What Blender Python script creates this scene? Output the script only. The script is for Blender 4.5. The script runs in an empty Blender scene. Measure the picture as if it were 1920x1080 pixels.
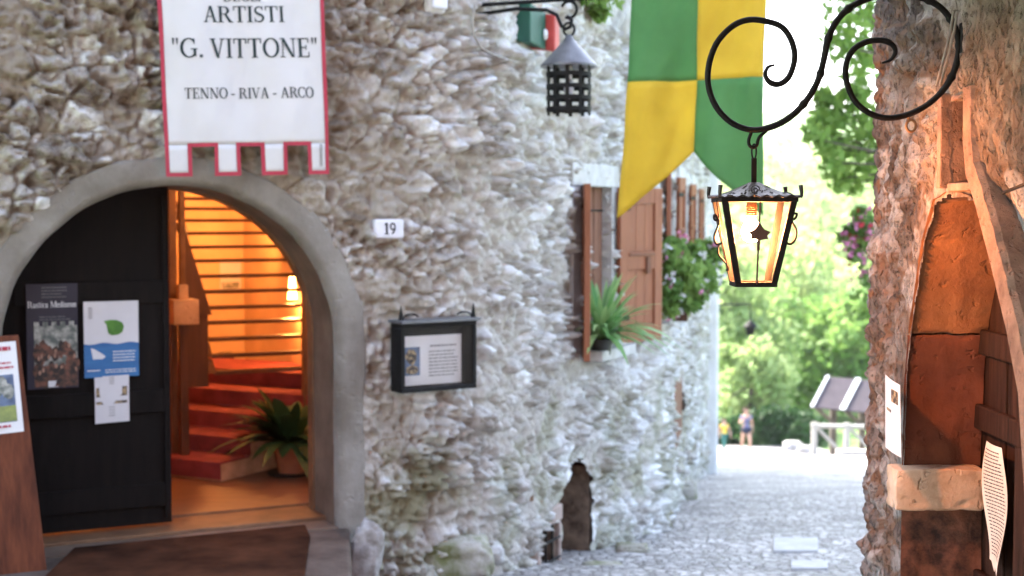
import bpy, math, random
import numpy as np
from mathutils import Vector, Matrix
rad = math.radians
random.seed(7)
rng = np.random.default_rng(7)
scene = bpy.context.scene
col = scene.collection

# ------------------------------------------------------------------ camera
EYE = 1.65
PITCH = rad(-3.0)
FPX = 1920 * 50 / 36
cam_d = bpy.data.cameras.new('camera')
cam_d.lens = 50
cam_d.sensor_width = 36
cam_d.clip_start = 0.05
cam_d.clip_end = 6000
cam_d.dof.use_dof = True
cam_d.dof.focus_distance = 3.5
cam_d.dof.aperture_fstop = 4.2
cam_d.dof.aperture_blades = 0
cam = bpy.data.objects.new('camera', cam_d)
cam.location = (0, 0, EYE)
cam.rotation_euler = (math.pi / 2 + PITCH, 0, 0)
col.objects.link(cam)
scene.camera = cam

# ------------------------------------------------------------------ sky, sun, exposure
SUN_EL, SUN_AZ = rad(48), rad(-30)          # azimuth from +Y towards +X
w = bpy.data.worlds.new('World')
scene.world = w
w.use_nodes = True
nt = w.node_tree
nt.nodes.clear()
sky = nt.nodes.new('ShaderNodeTexSky')
sky.sky_type = 'NISHITA'
sky.sun_disc = False
sky.sun_elevation = SUN_EL
sky.sun_rotation = SUN_AZ
sky.air_density = 1.0
sky.dust_density = 3.0
bg = nt.nodes.new('ShaderNodeBackground')
bg.inputs['Strength'].default_value = 0.14
wo = nt.nodes.new('ShaderNodeOutputWorld')
hsv = nt.nodes.new('ShaderNodeHueSaturation')      # thin white cloud: a paler sky
hsv.inputs['Saturation'].default_value = 0.88
nt.links.new(sky.outputs[0], hsv.inputs['Color'])
nt.links.new(hsv.outputs[0], bg.inputs[0])
nt.links.new(bg.outputs[0], wo.inputs[0])
sun_d = bpy.data.lights.new('sun', 'SUN')
sun_d.energy = 2.5
sun_d.angle = rad(0.5)
sun_d.color = (1.0, 0.94, 0.86)
sun = bpy.data.objects.new('sun', sun_d)
sv = Vector((math.sin(SUN_AZ) * math.cos(SUN_EL), math.cos(SUN_AZ) * math.cos(SUN_EL), math.sin(SUN_EL)))
sun.rotation_euler = sv.to_track_quat('Z', 'Y').to_euler()
sun.location = sv * 60
col.objects.link(sun)
scene.view_settings.view_transform = 'Standard'
scene.view_settings.look = 'None'
scene.view_settings.gamma = 1
scene.view_settings.exposure = 3.1
scene.cycles.use_denoising = True
scene.cycles.max_bounces = 8
scene.cycles.diffuse_bounces = 4
scene.cycles.transparent_max_bounces = 12
scene.cycles.sample_clamp_indirect = 6.0

BULB_STRENGTH = 350.0
ROOM_WATTS = 11.5

# ------------------------------------------------------------------ projection helpers
C0 = Vector((0, 0, EYE))
FW = Vector((0, math.cos(PITCH), math.sin(PITCH)))
UP = Vector((0, -math.sin(PITCH), math.cos(PITCH)))
RT = Vector((1, 0, 0))

def ray(px, py):
    return RT * ((px - 960) / FPX) + UP * ((540 - py) / FPX) + FW

def at(px, py, Y):
    d = ray(px, py)
    return C0 + d * (Y / d.y)

def on_plane(px, py, p, n):
    d = ray(px, py)
    return C0 + d * ((Vector(p) - C0).dot(n) / d.dot(n))

# ------------------------------------------------------------------ scene graph helpers
def link(o, parent=None):
    col.objects.link(o)
    if parent is not None:
        o.parent = parent
        o.matrix_parent_inverse = parent.matrix_world.inverted()
    return o

def tag(o, label=None, cat=None, group=None, kind=None):
    if label: o['label'] = label
    if cat: o['category'] = cat
    if group: o['group'] = group
    if kind: o['kind'] = kind
    return o

def empty(name, loc, label=None, cat=None, group=None):
    o = bpy.data.objects.new(name, None)
    o.empty_display_size = 0.1
    o.location = loc
    o.matrix_world = Matrix.Translation(Vector(loc))
    col.objects.link(o)
    return tag(o, label, cat, group)

class MB:
    def __init__(self):
        self.v, self.f, self.m = [], [], []
    def poly(self, pts, mi=0):
        b = len(self.v)
        self.v += [tuple(p) for p in pts]
        self.f.append(tuple(range(b, b + len(pts))))
        self.m.append(mi)
    def grid(self, rows, mi=0, closed=False):
        b = len(self.v); n = len(rows[0])
        for r in rows: self.v += [tuple(p) for p in r]
        for i in range(len(rows) - 1):
            for j in range(n if closed else n - 1):
                j2 = (j + 1) % n
                self.f.append((b + i * n + j, b + i * n + j2, b + (i + 1) * n + j2, b + (i + 1) * n + j))
                self.m.append(mi)
    def hexa(self, p, mi=0):
        """p: 8 points, bottom 4 then top 4, same winding"""
        b = len(self.v)
        self.v += [tuple(q) for q in p]
        for f in ((0, 3, 2, 1), (4, 5, 6, 7), (0, 1, 5, 4), (1, 2, 6, 5), (2, 3, 7, 6), (3, 0, 4, 7)):
            self.f.append(tuple(b + i for i in f)); self.m.append(mi)
    def box(self, T, x0, x1, y0, y1, z0, z1, mi=0):
        """T maps local (a, b, c) to the world"""
        self.hexa([T(x0, y0, z0), T(x1, y0, z0), T(x1, y1, z0), T(x0, y1, z0),
                   T(x0, y0, z1), T(x1, y0, z1), T(x1, y1, z1), T(x0, y1, z1)], mi)
    def prism(self, pts, vec, mi=0):
        vec = Vector(vec); pts = [Vector(p) for p in pts]; n = len(pts); b = len(self.v)
        self.v += [tuple(p) for p in pts] + [tuple(p + vec) for p in pts]
        self.f.append(tuple(range(b, b + n))); self.m.append(mi)
        self.f.append(tuple(range(b + 2 * n - 1, b + n - 1, -1))); self.m.append(mi)
        for i in range(n):
            j = (i + 1) % n
            self.f.append((b + i, b + n + i, b + n + j, b + j)); self.m.append(mi)
    def tube(self, path, r, seg=8, mi=0, cap=True):
        path = [Vector(p) for p in path]; n = len(path)
        rs = r if hasattr(r, '__len__') else [r] * n
        t0 = (path[1] - path[0]).normalized()
        a = Vector((0, 0, 1)) if abs(t0.z) < .9 else Vector((1, 0, 0))
        nrm = (a - t0 * a.dot(t0)).normalized()
        rows = []
        for i, p in enumerate(path):
            t = (path[min(i + 1, n - 1)] - path[max(i - 1, 0)])
            t = t.normalized() if t.length > 1e-9 else t0
            nrm = (nrm - t * nrm.dot(t)); nrm.normalize()
            bn = t.cross(nrm)
            rows.append([p + (nrm * math.cos(k * 2 * math.pi / seg) + bn * math.sin(k * 2 * math.pi / seg)) * rs[i] for k in range(seg)])
        self.grid(rows, mi, closed=True)
        if cap:
            self.poly(rows[0][::-1], mi); self.poly(rows[-1], mi)
    def lathe(self, c, prof, seg=24, mi=0):
        c = Vector(c)
        self.grid([[c + Vector((r * math.cos(k * 2 * math.pi / seg), r * math.sin(k * 2 * math.pi / seg), z)) for k in range(seg)] for r, z in prof], mi, closed=True)
    def build(self, name, mats, parent=None, smooth=False, bevel=0):
        me = bpy.data.meshes.new(name)
        me.from_pydata(self.v, [], self.f)
        if not isinstance(mats, (list, tuple)): mats = [mats]
        for m in mats: me.materials.append(m)
        me.polygons.foreach_set('material_index', self.m)
        if smooth: me.polygons.foreach_set('use_smooth', [True] * len(self.f))
        me.update()
        o = bpy.data.objects.new(name, me)
        if bevel:
            b = o.modifiers.new('bevel', 'BEVEL'); b.width = bevel; b.segments = 2; b.limit_method = 'ANGLE'
        return link(o, parent)

def build_each(mb, name, mats, parent=None, smooth=False, bevel=0):
    """one object for each connected piece collected in MB"""
    par = list(range(len(mb.v)))
    def find(a):
        while par[a] != a:
            par[a] = par[par[a]]; a = par[a]
        return a
    for f in mb.f:
        for q in f[1:]: par[find(q)] = find(f[0])
    groups = {}
    for f, m in zip(mb.f, mb.m): groups.setdefault(find(f[0]), []).append((f, m))
    out = []
    for fs in groups.values():
        k = MB(); ids = {}
        for f, m in fs:
            g = []
            for q in f:
                if q not in ids: ids[q] = len(k.v); k.v.append(mb.v[q])
                g.append(ids[q])
            k.f.append(tuple(g)); k.m.append(m)
        out.append(k.build(name, mats, parent, smooth, bevel))
    return out

def np_mesh(name, verts, quads, mat, parent=None, smooth=True, attrs=None, cattr=None):
    me = bpy.data.meshes.new(name)
    nv, nf = len(verts), len(quads)
    me.vertices.add(nv); me.vertices.foreach_set('co', np.ascontiguousarray(verts, dtype=np.float32).ravel())
    me.loops.add(nf * 4); me.loops.foreach_set('vertex_index', np.ascontiguousarray(quads, dtype=np.int32).ravel())
    me.polygons.add(nf)
    me.polygons.foreach_set('loop_start', np.arange(0, nf * 4, 4, dtype=np.int32))
    me.polygons.foreach_set('loop_total', np.full(nf, 4, dtype=np.int32))
    me.polygons.foreach_set('use_smooth', np.full(nf, smooth))
    me.update(calc_edges=True)
    if cattr is not None:
        a = me.color_attributes.new('stone', 'FLOAT_COLOR', 'POINT')
        a.data.foreach_set('color', np.ascontiguousarray(cattr, dtype=np.float32).ravel())
    me.materials.append(mat)
    me.validate()
    return link(bpy.data.objects.new(name, me), parent)

# ------------------------------------------------------------------ noise
def hsh(ix, iy, k):
    v = np.sin(ix * 127.1 + iy * 311.7 + k * 74.7) * 43758.5453
    return v - np.floor(v)

def vnoise(x, y, k=0):
    ix, iy = np.floor(x), np.floor(y)
    fx, fy = x - ix, y - iy
    fx = fx * fx * (3 - 2 * fx); fy = fy * fy * (3 - 2 * fy)
    return ((hsh(ix, iy, k) * (1 - fx) + hsh(ix + 1, iy, k) * fx) * (1 - fy) + (hsh(ix, iy + 1, k) * (1 - fx) + hsh(ix + 1, iy + 1, k) * fx) * fy)

def fbm(x, y, k=0, o=4):
    s, a, t = 0, .5, 0
    for i in range(o):
        s = s + a * vnoise(x * 2 ** i + 13.7 * i, y * 2 ** i + 7.1 * i, k + i); t += a; a *= .5
    return s / t

def voro(x, y, k):
    ix, iy = np.floor(x), np.floor(y)
    F1 = np.full(x.shape, 9.0); F2 = np.full(x.shape, 9.0)
    r1 = np.zeros(x.shape); r2 = np.zeros(x.shape); r3 = np.zeros(x.shape); dx = np.zeros(x.shape); dy = np.zeros(x.shape)
    for a in (-2, -1, 0, 1, 2):
        for b in (-2, -1, 0, 1, 2):
            cx, cy = ix + a, iy + b
            qx = cx + hsh(cx, cy, k + 1); qy = cy + hsh(cx, cy, k + 2)
            ex, ey = x - qx, y - qy
            d = np.sqrt(ex * ex + ey * ey)
            near = d < F1
            F2 = np.where(near, F1, np.minimum(F2, d))
            r1 = np.where(near, hsh(cx, cy, k + 3), r1); r2 = np.where(near, hsh(cx, cy, k + 4), r2); r3 = np.where(near, hsh(cx, cy, k + 5), r3)
            dx = np.where(near, ex, dx); dy = np.where(near, ey, dy)
            F1 = np.where(near, d, F1)
    return F1, F2, r1, r2, r3, dx, dy

def sstep(a, b, x):
    t = np.clip((x - a) / (b - a), 0, 1)
    return t * t * (3 - 2 * t)

# ------------------------------------------------------------------ materials
def srgb(r, g, b):
    f = lambda c: (c / 255 / 12.92) if c / 255 <= .04045 else ((c / 255 + .055) / 1.055) ** 2.4
    return (f(r), f(g), f(b))

def new_mat(name):
    m = bpy.data.materials.new(name); m.use_nodes = True
    t = m.node_tree
    return m, t, t.nodes['Principled BSDF'], t.nodes['Material Output']

def mat(name, c, rough=.7, c2=None, scale=8, bump=0, bscale=60, metal=0, stretch=(1, 1, 1), detail=6, spec=.5, contrast=(.35, .65), trans=0, pits=None):
    m, t, b, out = new_mat(name)
    b.inputs['Roughness'].default_value = rough
    b.inputs['Metallic'].default_value = metal
    b.inputs['Specular IOR Level'].default_value = spec
    tc = t.nodes.new('ShaderNodeTexCoord'); mp = t.nodes.new('ShaderNodeMapping')
    mp.inputs['Scale'].default_value = stretch
    t.links.new(tc.outputs['Object'], mp.inputs[0])
    if c2 is None: c2 = tuple(x * .72 for x in c)
    n = t.nodes.new('ShaderNodeTexNoise'); n.inputs['Scale'].default_value = scale; n.inputs['Detail'].default_value = detail
    n.inputs['Roughness'].default_value = .62
    t.links.new(mp.outputs[0], n.inputs['Vector'])
    r = t.nodes.new('ShaderNodeValToRGB')
    r.color_ramp.elements[0].position = contrast[0]; r.color_ramp.elements[1].position = contrast[1]
    r.color_ramp.elements[0].color = (*c2, 1); r.color_ramp.elements[1].color = (*c, 1)
    t.links.new(n.outputs[0], r.inputs[0]); t.links.new(r.outputs[0], b.inputs['Base Color'])
    if bump:
        n2 = t.nodes.new('ShaderNodeTexNoise'); n2.inputs['Scale'].default_value = bscale; n2.inputs['Detail'].default_value = 8
        n2.inputs['Roughness'].default_value = .65
        t.links.new(mp.outputs[0], n2.inputs['Vector'])
        bp = t.nodes.new('ShaderNodeBump'); bp.inputs['Strength'].default_value = 1; bp.inputs['Distance'].default_value = bump
        t.links.new(n2.outputs[0], bp.inputs['Height']); t.links.new(bp.outputs[0], b.inputs['Normal'])
        if pits:
            n5 = t.nodes.new('ShaderNodeTexNoise'); n5.inputs['Scale'].default_value = pits[0]; n5.inputs['Detail'].default_value = 4
            t.links.new(mp.outputs[0], n5.inputs['Vector'])
            r5 = t.nodes.new('ShaderNodeMapRange'); r5.inputs[1].default_value = .60; r5.inputs[2].default_value = .72; r5.inputs[3].default_value = 1; r5.inputs[4].default_value = 0
            t.links.new(n5.outputs[0], r5.inputs[0])
            b5 = t.nodes.new('ShaderNodeBump'); b5.inputs['Distance'].default_value = pits[1]
            t.links.new(r5.outputs[0], b5.inputs['Height']); t.links.new(bp.outputs[0], b5.inputs['Normal']); t.links.new(b5.outputs[0], b.inputs['Normal'])
    if trans:
        tr = t.nodes.new('ShaderNodeBsdfTranslucent'); mx = t.nodes.new('ShaderNodeMixShader'); mx.inputs[0].default_value = trans
        t.links.new(r.outputs[0], tr.inputs[0]); t.links.new(b.outputs[0], mx.inputs[1]); t.links.new(tr.outputs[0], mx.inputs[2])
        t.links.new(mx.outputs[0], out.inputs[0])
    return m

def leaf_mat(name, c, c2, trans=.35, rough=.65):
    """leaf colour varies from clump to clump through the colour attribute"""
    m, t, b, out = new_mat(name)
    a = t.nodes.new('ShaderNodeAttribute'); a.attribute_name = 'stone'
    sp = t.nodes.new('ShaderNodeSeparateColor'); t.links.new(a.outputs['Color'], sp.inputs[0])
    mx = t.nodes.new('ShaderNodeMix'); mx.data_type = 'RGBA'
    mx.inputs[6].default_value = (*c2, 1); mx.inputs[7].default_value = (*c, 1)
    t.links.new(sp.outputs[0], mx.inputs[0])
    b.inputs['Roughness'].default_value = rough
    b.inputs['Specular IOR Level'].default_value = .25
    t.links.new(mx.outputs[2], b.inputs['Base Color'])
    tr = t.nodes.new('ShaderNodeBsdfTranslucent'); t.links.new(mx.outputs[2], tr.inputs[0])
    ms = t.nodes.new('ShaderNodeMixShader'); ms.inputs[0].default_value = trans
    t.links.new(b.outputs[0], ms.inputs[1]); t.links.new(tr.outputs[0], ms.inputs[2]); t.links.new(ms.outputs[0], out.inputs[0])
    return m

def emit_mat(name, c, s):
    m, t, b, out = new_mat(name)
    b.inputs['Base Color'].default_value = (.8, .8, .8, 1)
    b.inputs['Emission Color'].default_value = (*c, 1); b.inputs['Emission Strength'].default_value = s
    return m

def glass_mat(name, tint=(1, 1, 1), ior=1.18):
    m, t, b, out = new_mat(name)
    tr = t.nodes.new('ShaderNodeBsdfTransparent'); tr.inputs[0].default_value = (*tint, 1)
    gl = t.nodes.new('ShaderNodeBsdfGlossy'); gl.inputs['Roughness'].default_value = .05
    lw = t.nodes.new('ShaderNodeFresnel'); lw.inputs[0].default_value = ior
    mx = t.nodes.new('ShaderNodeMixShader')
    t.links.new(lw.outputs[0], mx.inputs[0]); t.links.new(tr.outputs[0], mx.inputs[1]); t.links.new(gl.outputs[0], mx.inputs[2])
    t.links.new(mx.outputs[0], out.inputs[0])
    return m

def rubble_mat(name, ramp_a, ramp_b, mortar_a, mortar_b, bump=.013, bscale=42, speck=.46, moss=0, pits=None):
    """stone attribute: r = one random number per stone, g = mortar, b = which of the two kinds of masonry, a = second random"""
    m, t, b, out = new_mat(name)
    a = t.nodes.new('ShaderNodeAttribute'); a.attribute_name = 'stone'
    sp = t.nodes.new('ShaderNodeSeparateColor'); t.links.new(a.outputs['Color'], sp.inputs[0])
    tc = t.nodes.new('ShaderNodeTexCoord')
    n = t.nodes.new('ShaderNodeTexNoise'); n.inputs['Scale'].default_value = 9; n.inputs['Detail'].default_value = 9; n.inputs['Roughness'].default_value = .7
    t.links.new(tc.outputs['Object'], n.inputs['Vector'])
    def math_(op, x, y):
        k = t.nodes.new('ShaderNodeMath'); k.operation = op
        for i, q in enumerate((x, y)):
            if isinstance(q, (int, float)): k.inputs[i].default_value = q
            else: t.links.new(q, k.inputs[i])
        return k.outputs[0]
    v = math_('ADD', sp.outputs[0], math_('MULTIPLY', math_('SUBTRACT', n.outputs[0], .5), speck * 4))
    def ramp(cs, src):
        r = t.nodes.new('ShaderNodeValToRGB')
        while len(r.color_ramp.elements) < len(cs): r.color_ramp.elements.new(.5)
        for e, (p, c) in zip(r.color_ramp.elements, cs): e.position = p; e.color = (*c, 1)
        t.links.new(src, r.inputs[0]); return r.outputs[0]
    def mix(f, x, y):
        k = t.nodes.new('ShaderNodeMix'); k.data_type = 'RGBA'
        t.links.new(f, k.inputs[0])
        for i, q in ((6, x), (7, y)):
            if isinstance(q, tuple): k.inputs[i].default_value = (*q, 1)
            else: t.links.new(q, k.inputs[i])
        return k.outputs[2]
    st = mix(sp.outputs[2], ramp(ramp_a, v), ramp(ramp_b, v))
    mo = mix(sp.outputs[2], mortar_a, mortar_b)
    n3 = t.nodes.new('ShaderNodeTexNoise'); n3.inputs['Scale'].default_value = 38; n3.inputs['Detail'].default_value = 6
    t.links.new(tc.outputs['Object'], n3.inputs['Vector'])
    mask = math_('MINIMUM', math_('MAXIMUM', math_('ADD', sp.outputs[1], math_('MULTIPLY', math_('SUBTRACT', n3.outputs[0], .5), 1.1)), 0), 1)
    base = mix(mask, st, mo)
    if moss:
        sx = t.nodes.new('ShaderNodeSeparateXYZ'); t.links.new(tc.outputs['Object'], sx.inputs[0])
        n4 = t.nodes.new('ShaderNodeTexNoise'); n4.inputs['Scale'].default_value = 3.2; n4.inputs['Detail'].default_value = 7
        t.links.new(tc.outputs['Object'], n4.inputs['Vector'])
        low = math_('MULTIPLY', math_('SUBTRACT', .55, sx.outputs[2]), .45)
        gm = math_('MINIMUM', math_('MAXIMUM', math_('MULTIPLY', math_('SUBTRACT', math_('ADD', n4.outputs[0], math_('MINIMUM', low, .16)), .60), 4.0), 0), moss)
        base = mix(gm, base, (.20, .205, .085))
    t.links.new(base, b.inputs['Base Color'])
    b.inputs['Roughness'].default_value = .88
    b.inputs['Specular IOR Level'].default_value = .3
    n2 = t.nodes.new('ShaderNodeTexNoise'); n2.inputs['Scale'].default_value = bscale; n2.inputs['Detail'].default_value = 9; n2.inputs['Roughness'].default_value = .7
    t.links.new(tc.outputs['Object'], n2.inputs['Vector'])
    bp = t.nodes.new('ShaderNodeBump'); bp.inputs['Strength'].default_value = 1; bp.inputs['Distance'].default_value = bump
    t.links.new(n2.outputs[0], bp.inputs['Height']); t.links.new(bp.outputs[0], b.inputs['Normal'])
    if pits:
        mp = t.nodes.new('ShaderNodeMapping'); mp.inputs['Scale'].default_value = (1, 1, .4)
        t.links.new(tc.outputs['Object'], mp.inputs[0])
        n5 = t.nodes.new('ShaderNodeTexNoise'); n5.inputs['Scale'].default_value = pits[0]; n5.inputs['Detail'].default_value = 3
        t.links.new(mp.outputs[0], n5.inputs['Vector'])
        r5 = t.nodes.new('ShaderNodeMapRange'); r5.inputs[1].default_value = .54; r5.inputs[2].default_value = .66; r5.inputs[3].default_value = 1; r5.inputs[4].default_value = 0
        t.links.new(n5.outputs[0], r5.inputs[0])
        b5 = t.nodes.new('ShaderNodeBump'); b5.inputs['Distance'].default_value = pits[1]
        t.links.new(r5.outputs[0], b5.inputs['Height']); t.links.new(bp.outputs[0], b5.inputs['Normal']); t.links.new(b5.outputs[0], b.inputs['Normal'])
    return m

M = {}
M['rubble'] = rubble_mat('rubble stone',
    [(0.0, (.13, .09, .058)), (.35, (.28, .22, .165)), (.6, (.42, .365, .305)), (.8, (.60, .57, .54)), (1.0, (.82, .81, .80))],
    [(0.0, (.26, .22, .18)), (.3, (.52, .49, .46)), (.6, (.68, .665, .65)), (.8, (.78, .775, .77)), (1.0, (.86, .86, .87))],
    (.30, .24, .18), (.50, .46, .41), moss=.45)
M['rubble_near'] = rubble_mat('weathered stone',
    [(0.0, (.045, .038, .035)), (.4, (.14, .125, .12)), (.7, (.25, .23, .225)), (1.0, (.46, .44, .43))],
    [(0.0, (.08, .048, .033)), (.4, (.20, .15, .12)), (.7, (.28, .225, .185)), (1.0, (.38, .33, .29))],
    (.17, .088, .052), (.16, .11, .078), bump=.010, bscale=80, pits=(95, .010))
M['plaster'] = mat('grey lime plaster', (.31, .285, .255), .9, (.16, .135, .11), 3.5, .005, 45, contrast=(.3, .7), pits=(14, .006))
M['reveal'] = mat('dark brown plaster', (.17, .115, .08), .9, (.09, .06, .04), 4, .003, 50)  # browner and darker than the surround plaster
M['pale_stone'] = mat('pale dressed stone', (.56, .55, .54), .8, (.40, .385, .37), 7, .002, 60)
M['white_plaster'] = mat('white plaster', (.74, .73, .71), .85, (.60, .58, .55), 3, .003, 40)
M['dark_wood'] = mat('dark stained door wood', (.010, .0065, .0055), .75, (.005, .0035, .003), 5, .0015, 40, stretch=(6, 6, .7), spec=.15)
M['board_wood'] = mat('reddish board wood', (.17, .052, .024), .65, (.075, .022, .012), 4, .001, 50, stretch=(7, 7, .6), spec=.2)
M['shutter'] = mat('orange brown shutter wood', (.30, .095, .038), .55, (.22, .066, .027), 5, .0006, 60, stretch=(7, 7, .7))
M['slat_wood'] = mat('old window wood', (.24, .12, .08), .75, (.15, .07, .045), 5, .001, 50, stretch=(8, 8, .6), spec=.15)
M['iron'] = mat('wrought iron', (.012, .011, .011), .62, (.006, .0055, .0055), 30, .0008, 220, spec=.2)
M['roof_iron'] = mat('weathered sheet iron', (.06, .055, .055), .4, (.02, .018, .018), 24, .0015, 160, metal=.5)
M['steel'] = mat('grey painted metal', (.17, .17, .185), .34, (.10, .10, .11), 12, .0004, 120, metal=.25)
M['cloth_white'] = mat('white banner cloth', (.72, .71, .72), .8, (.66, .645, .64), 2.5, .0004, 900, trans=.12)
M['cloth_red'] = mat('red border cloth', (.44, .035, .065), .75, (.36, .03, .055), 6, .0003, 700)
M['ink'] = mat('dark green ink', (.012, .035, .035), .7, (.008, .022, .024), 20)
M['ink_black'] = mat('black ink', (.02, .02, .025), .7)
M['ink_grey'] = mat('grey ink', (.16, .16, .17), .7)
M['flag_green'] = mat('green flag cloth', (.14, .36, .125), .75, (.11, .30, .10), 3, .0004, 700, trans=.4)
M['flag_yellow'] = mat('yellow flag cloth', (.80, .60, .06), .75, (.70, .50, .045), 3, .0004, 700, trans=.4)
M['paper'] = mat('paper', (.74, .74, .76), .7, (.68, .67, .68), 3)
M['paper_warm'] = mat('aged paper', (.70, .62, .53), .8, (.60, .50, .41), 7, .0006, 90)
M['poster_navy'] = mat('navy poster', (.022, .022, .045), .5, (.016, .015, .03), 4)
M['poster_blue'] = mat('poster sea blue', (.035, .17, .40), .5, (.02, .10, .28), 3, stretch=(1, 1, 6))
M['poster_green'] = mat('poster leaf green', (.10, .28, .035), .5, (.04, .14, .02), 14)
M['poster_white'] = mat('poster white', (.66, .65, .68), .5, (.60, .58, .61), 3)
M['photo_dark'] = mat('printed photo crowd', (.20, .08, .05), .5, (.02, .016, .015), 26, contrast=(.42, .66), detail=3)
M['photo_tan'] = mat('printed photo tan', (.42, .30, .16), .5, (.05, .035, .03), 60, contrast=(.45, .6), detail=2)
M['photo_grey'] = mat('printed photo stone', (.42, .42, .38), .5, (.10, .12, .11), 22, contrast=(.4, .62), detail=3)
M['photo_blue'] = mat('printed photo blue', (.14, .20, .32), .5, (.07, .10, .17), 20)
M['photo_field'] = mat('printed photo field', (.30, .34, .10), .5, (.15, .20, .08), 24)
M['skin_print'] = mat('printed skin', (.40, .22, .15), .6)
M['terracotta'] = mat('terracotta', (.42, .16, .085), .8, (.30, .11, .06), 8, .0008, 80)
M['carpet'] = mat('red carpet', (.30, .06, .07), .95, (.20, .038, .045), 9, .002, 300)
M['floor_wood'] = mat('room floor boards', (.24, .125, .065), .5, (.17, .085, .045), 4, stretch=(1, 5, 1))
M['room_wall'] = mat('ochre room plaster', (.72, .50, .30), .85, (.58, .38, .22), 2.2)
M['stair_wood'] = mat('dark stair wood', (.12, .05, .028), .5, (.07, .03, .018), 5, stretch=(5, 5, .8))
M['door_frame_wood'] = mat('brown door frame wood', (.22, .11, .05), .6, (.12, .06, .03), 5)
M['mat_coir'] = mat('brown coir mat', (.078, .032, .017), .97, (.024, .010, .006), 3.5, .004, 220, spec=.05)
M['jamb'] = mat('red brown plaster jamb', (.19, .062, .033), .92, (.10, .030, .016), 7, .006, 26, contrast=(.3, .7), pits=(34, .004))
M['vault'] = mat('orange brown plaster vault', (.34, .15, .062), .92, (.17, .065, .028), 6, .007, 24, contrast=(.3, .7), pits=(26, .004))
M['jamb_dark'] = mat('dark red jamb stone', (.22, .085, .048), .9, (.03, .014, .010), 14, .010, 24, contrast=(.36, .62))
M['impost'] = mat('peach dressed stone', (.66, .48, .345), .85, (.46, .30, .19), 9, .005, 45, pits=(22, .008))
M['arch_stone'] = mat('pink arch stone', (.33, .205, .15), .9, (.17, .10, .072), 12, .008, 45, pits=(60, .004))
M['near_door'] = mat('brown plank door', (.042, .019, .012), .8, (.012, .006, .004), 6, .0014, 50, stretch=(7, 7, .6), spec=.15)
M['cobble'] = None
M['glass'] = glass_mat('clear glass')
M['lantern_glass'] = glass_mat('thin lantern glass', (.97, .97, .96), 1.012)
M['glass_dark'] = mat('dark window glass', (.02, .022, .025), .08, spec=.6)
M['bulb'] = emit_mat('lit bulb', (1.0, .34, .11), BULB_STRENGTH)
M['lamp_shade'] = emit_mat('lit lamp shade', (1.0, .42, .10), 5.0)
M['brass'] = mat('brown bulb socket', (.32, .17, .08), .45, (.2, .1, .05), 30, metal=.3)
M['tile'] = mat('white enamel tile', (.74, .74, .80), .25, (.68, .68, .75), 6)
M['box_green'] = mat('green painted box', (.012, .10, .065), .45, (.01, .075, .05), 8)
M['box_red'] = mat('red painted box', (.52, .055, .045), .45, (.42, .045, .035), 8)
M['plastic_white'] = mat('white plastic', (.72, .72, .72), .4, (.66, .66, .66), 6)
M['pot_black'] = mat('black plastic pot', (.02, .022, .022), .5)
M['rock'] = mat('pale limestone rock', (.46, .44, .43), .9, (.20, .17, .145), 10, .014, 22, contrast=(.32, .62))
M['moss_rock'] = mat('mossy rock', (.42, .39, .34), .9, (.16, .17, .07), 6, .01, 24, contrast=(.36, .6))
M['recess'] = mat('brown recess masonry', (.24, .17, .12), .9, (.07, .045, .03), 9, .015, 18)
M['cobblestone'] = mat('grey cobblestone', (.30, .275, .25), .85, (.16, .14, .12), 14, .006, 40)
M['slab'] = mat('pale paving slab', (.55, .54, .54), .8, (.40, .39, .38), 6, .003, 50)
M['trunk'] = mat('grey brown bark', (.13, .10, .075), .9, (.07, .055, .04), 10, .01, 30, stretch=(1, 1, .3))
M['skin'] = mat('skin', (.52, .30, .21), .55, (.46, .26, .18), 12)
M['hair'] = mat('brown hair', (.09, .045, .025), .6, (.05, .025, .015), 40, stretch=(1, 1, .2))
M['top_navy'] = mat('navy print top', (.17, .17, .30), .8, (.05, .055, .12), 30)
M['shorts_navy'] = mat('dark navy shorts', (.02, .025, .05), .8)
M['shirt_yellow'] = mat('yellow shirt', (.78, .56, .05), .8)
M['trousers_teal'] = mat('green trousers', (.03, .16, .13), .8)
M['shoe'] = mat('grey shoe', (.3, .29, .28), .7)
M['eye_dark'] = mat('dark eye', (.02, .015, .012), .3)
M['lips'] = mat('lips', (.38, .13, .11), .5)
M['panel_brown'] = mat('grey brown roof panel', (.085, .068, .075), .85, (.065, .052, .058), 3, spec=.2)
M['white_trim'] = mat('white painted trim', (.78, .78, .78), .6, (.7, .7, .7), 5)
M['rail_wood'] = mat('grey railing wood', (.40, .37, .33), .8, (.28, .25, .22), 6, stretch=(4, 4, .7))
M['petal'] = mat('pink petals', (.74, .30, .46), .6, (.62, .18, .36), 20, trans=.3)
M['petal_white'] = mat('white petals', (.78, .76, .78), .6, (.7, .66, .7), 20, trans=.3)
M['petal_red'] = mat('red petals', (.62, .05, .06), .6, (.5, .03, .04), 20, trans=.3)
M['leaf_bright'] = leaf_mat('bright leaves', (.30, .44, .12), (.11, .22, .05), .45)
M['leaf_fresh'] = leaf_mat('fresh leaves', (.36, .50, .13), (.14, .27, .055), .5)
M['leaf_dark'] = leaf_mat('dark leaves', (.055, .12, .03), (.018, .05, .014), .25)
M['leaf_plant'] = leaf_mat('potted leaves', (.38, .56, .24), (.08, .27, .06), .35, .45)
M['leaf_indoor'] = leaf_mat('indoor leaves', (.045, .11, .04), (.012, .035, .014), .15, .45)
M['leaf_lime'] = leaf_mat('sunny leaves', (.48, .55, .24), (.26, .36, .13), .5)
M['grass'] = mat('meadow grass', (.16, .26, .06), .9, (.09, .17, .035), .25, .05, 4)
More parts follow.
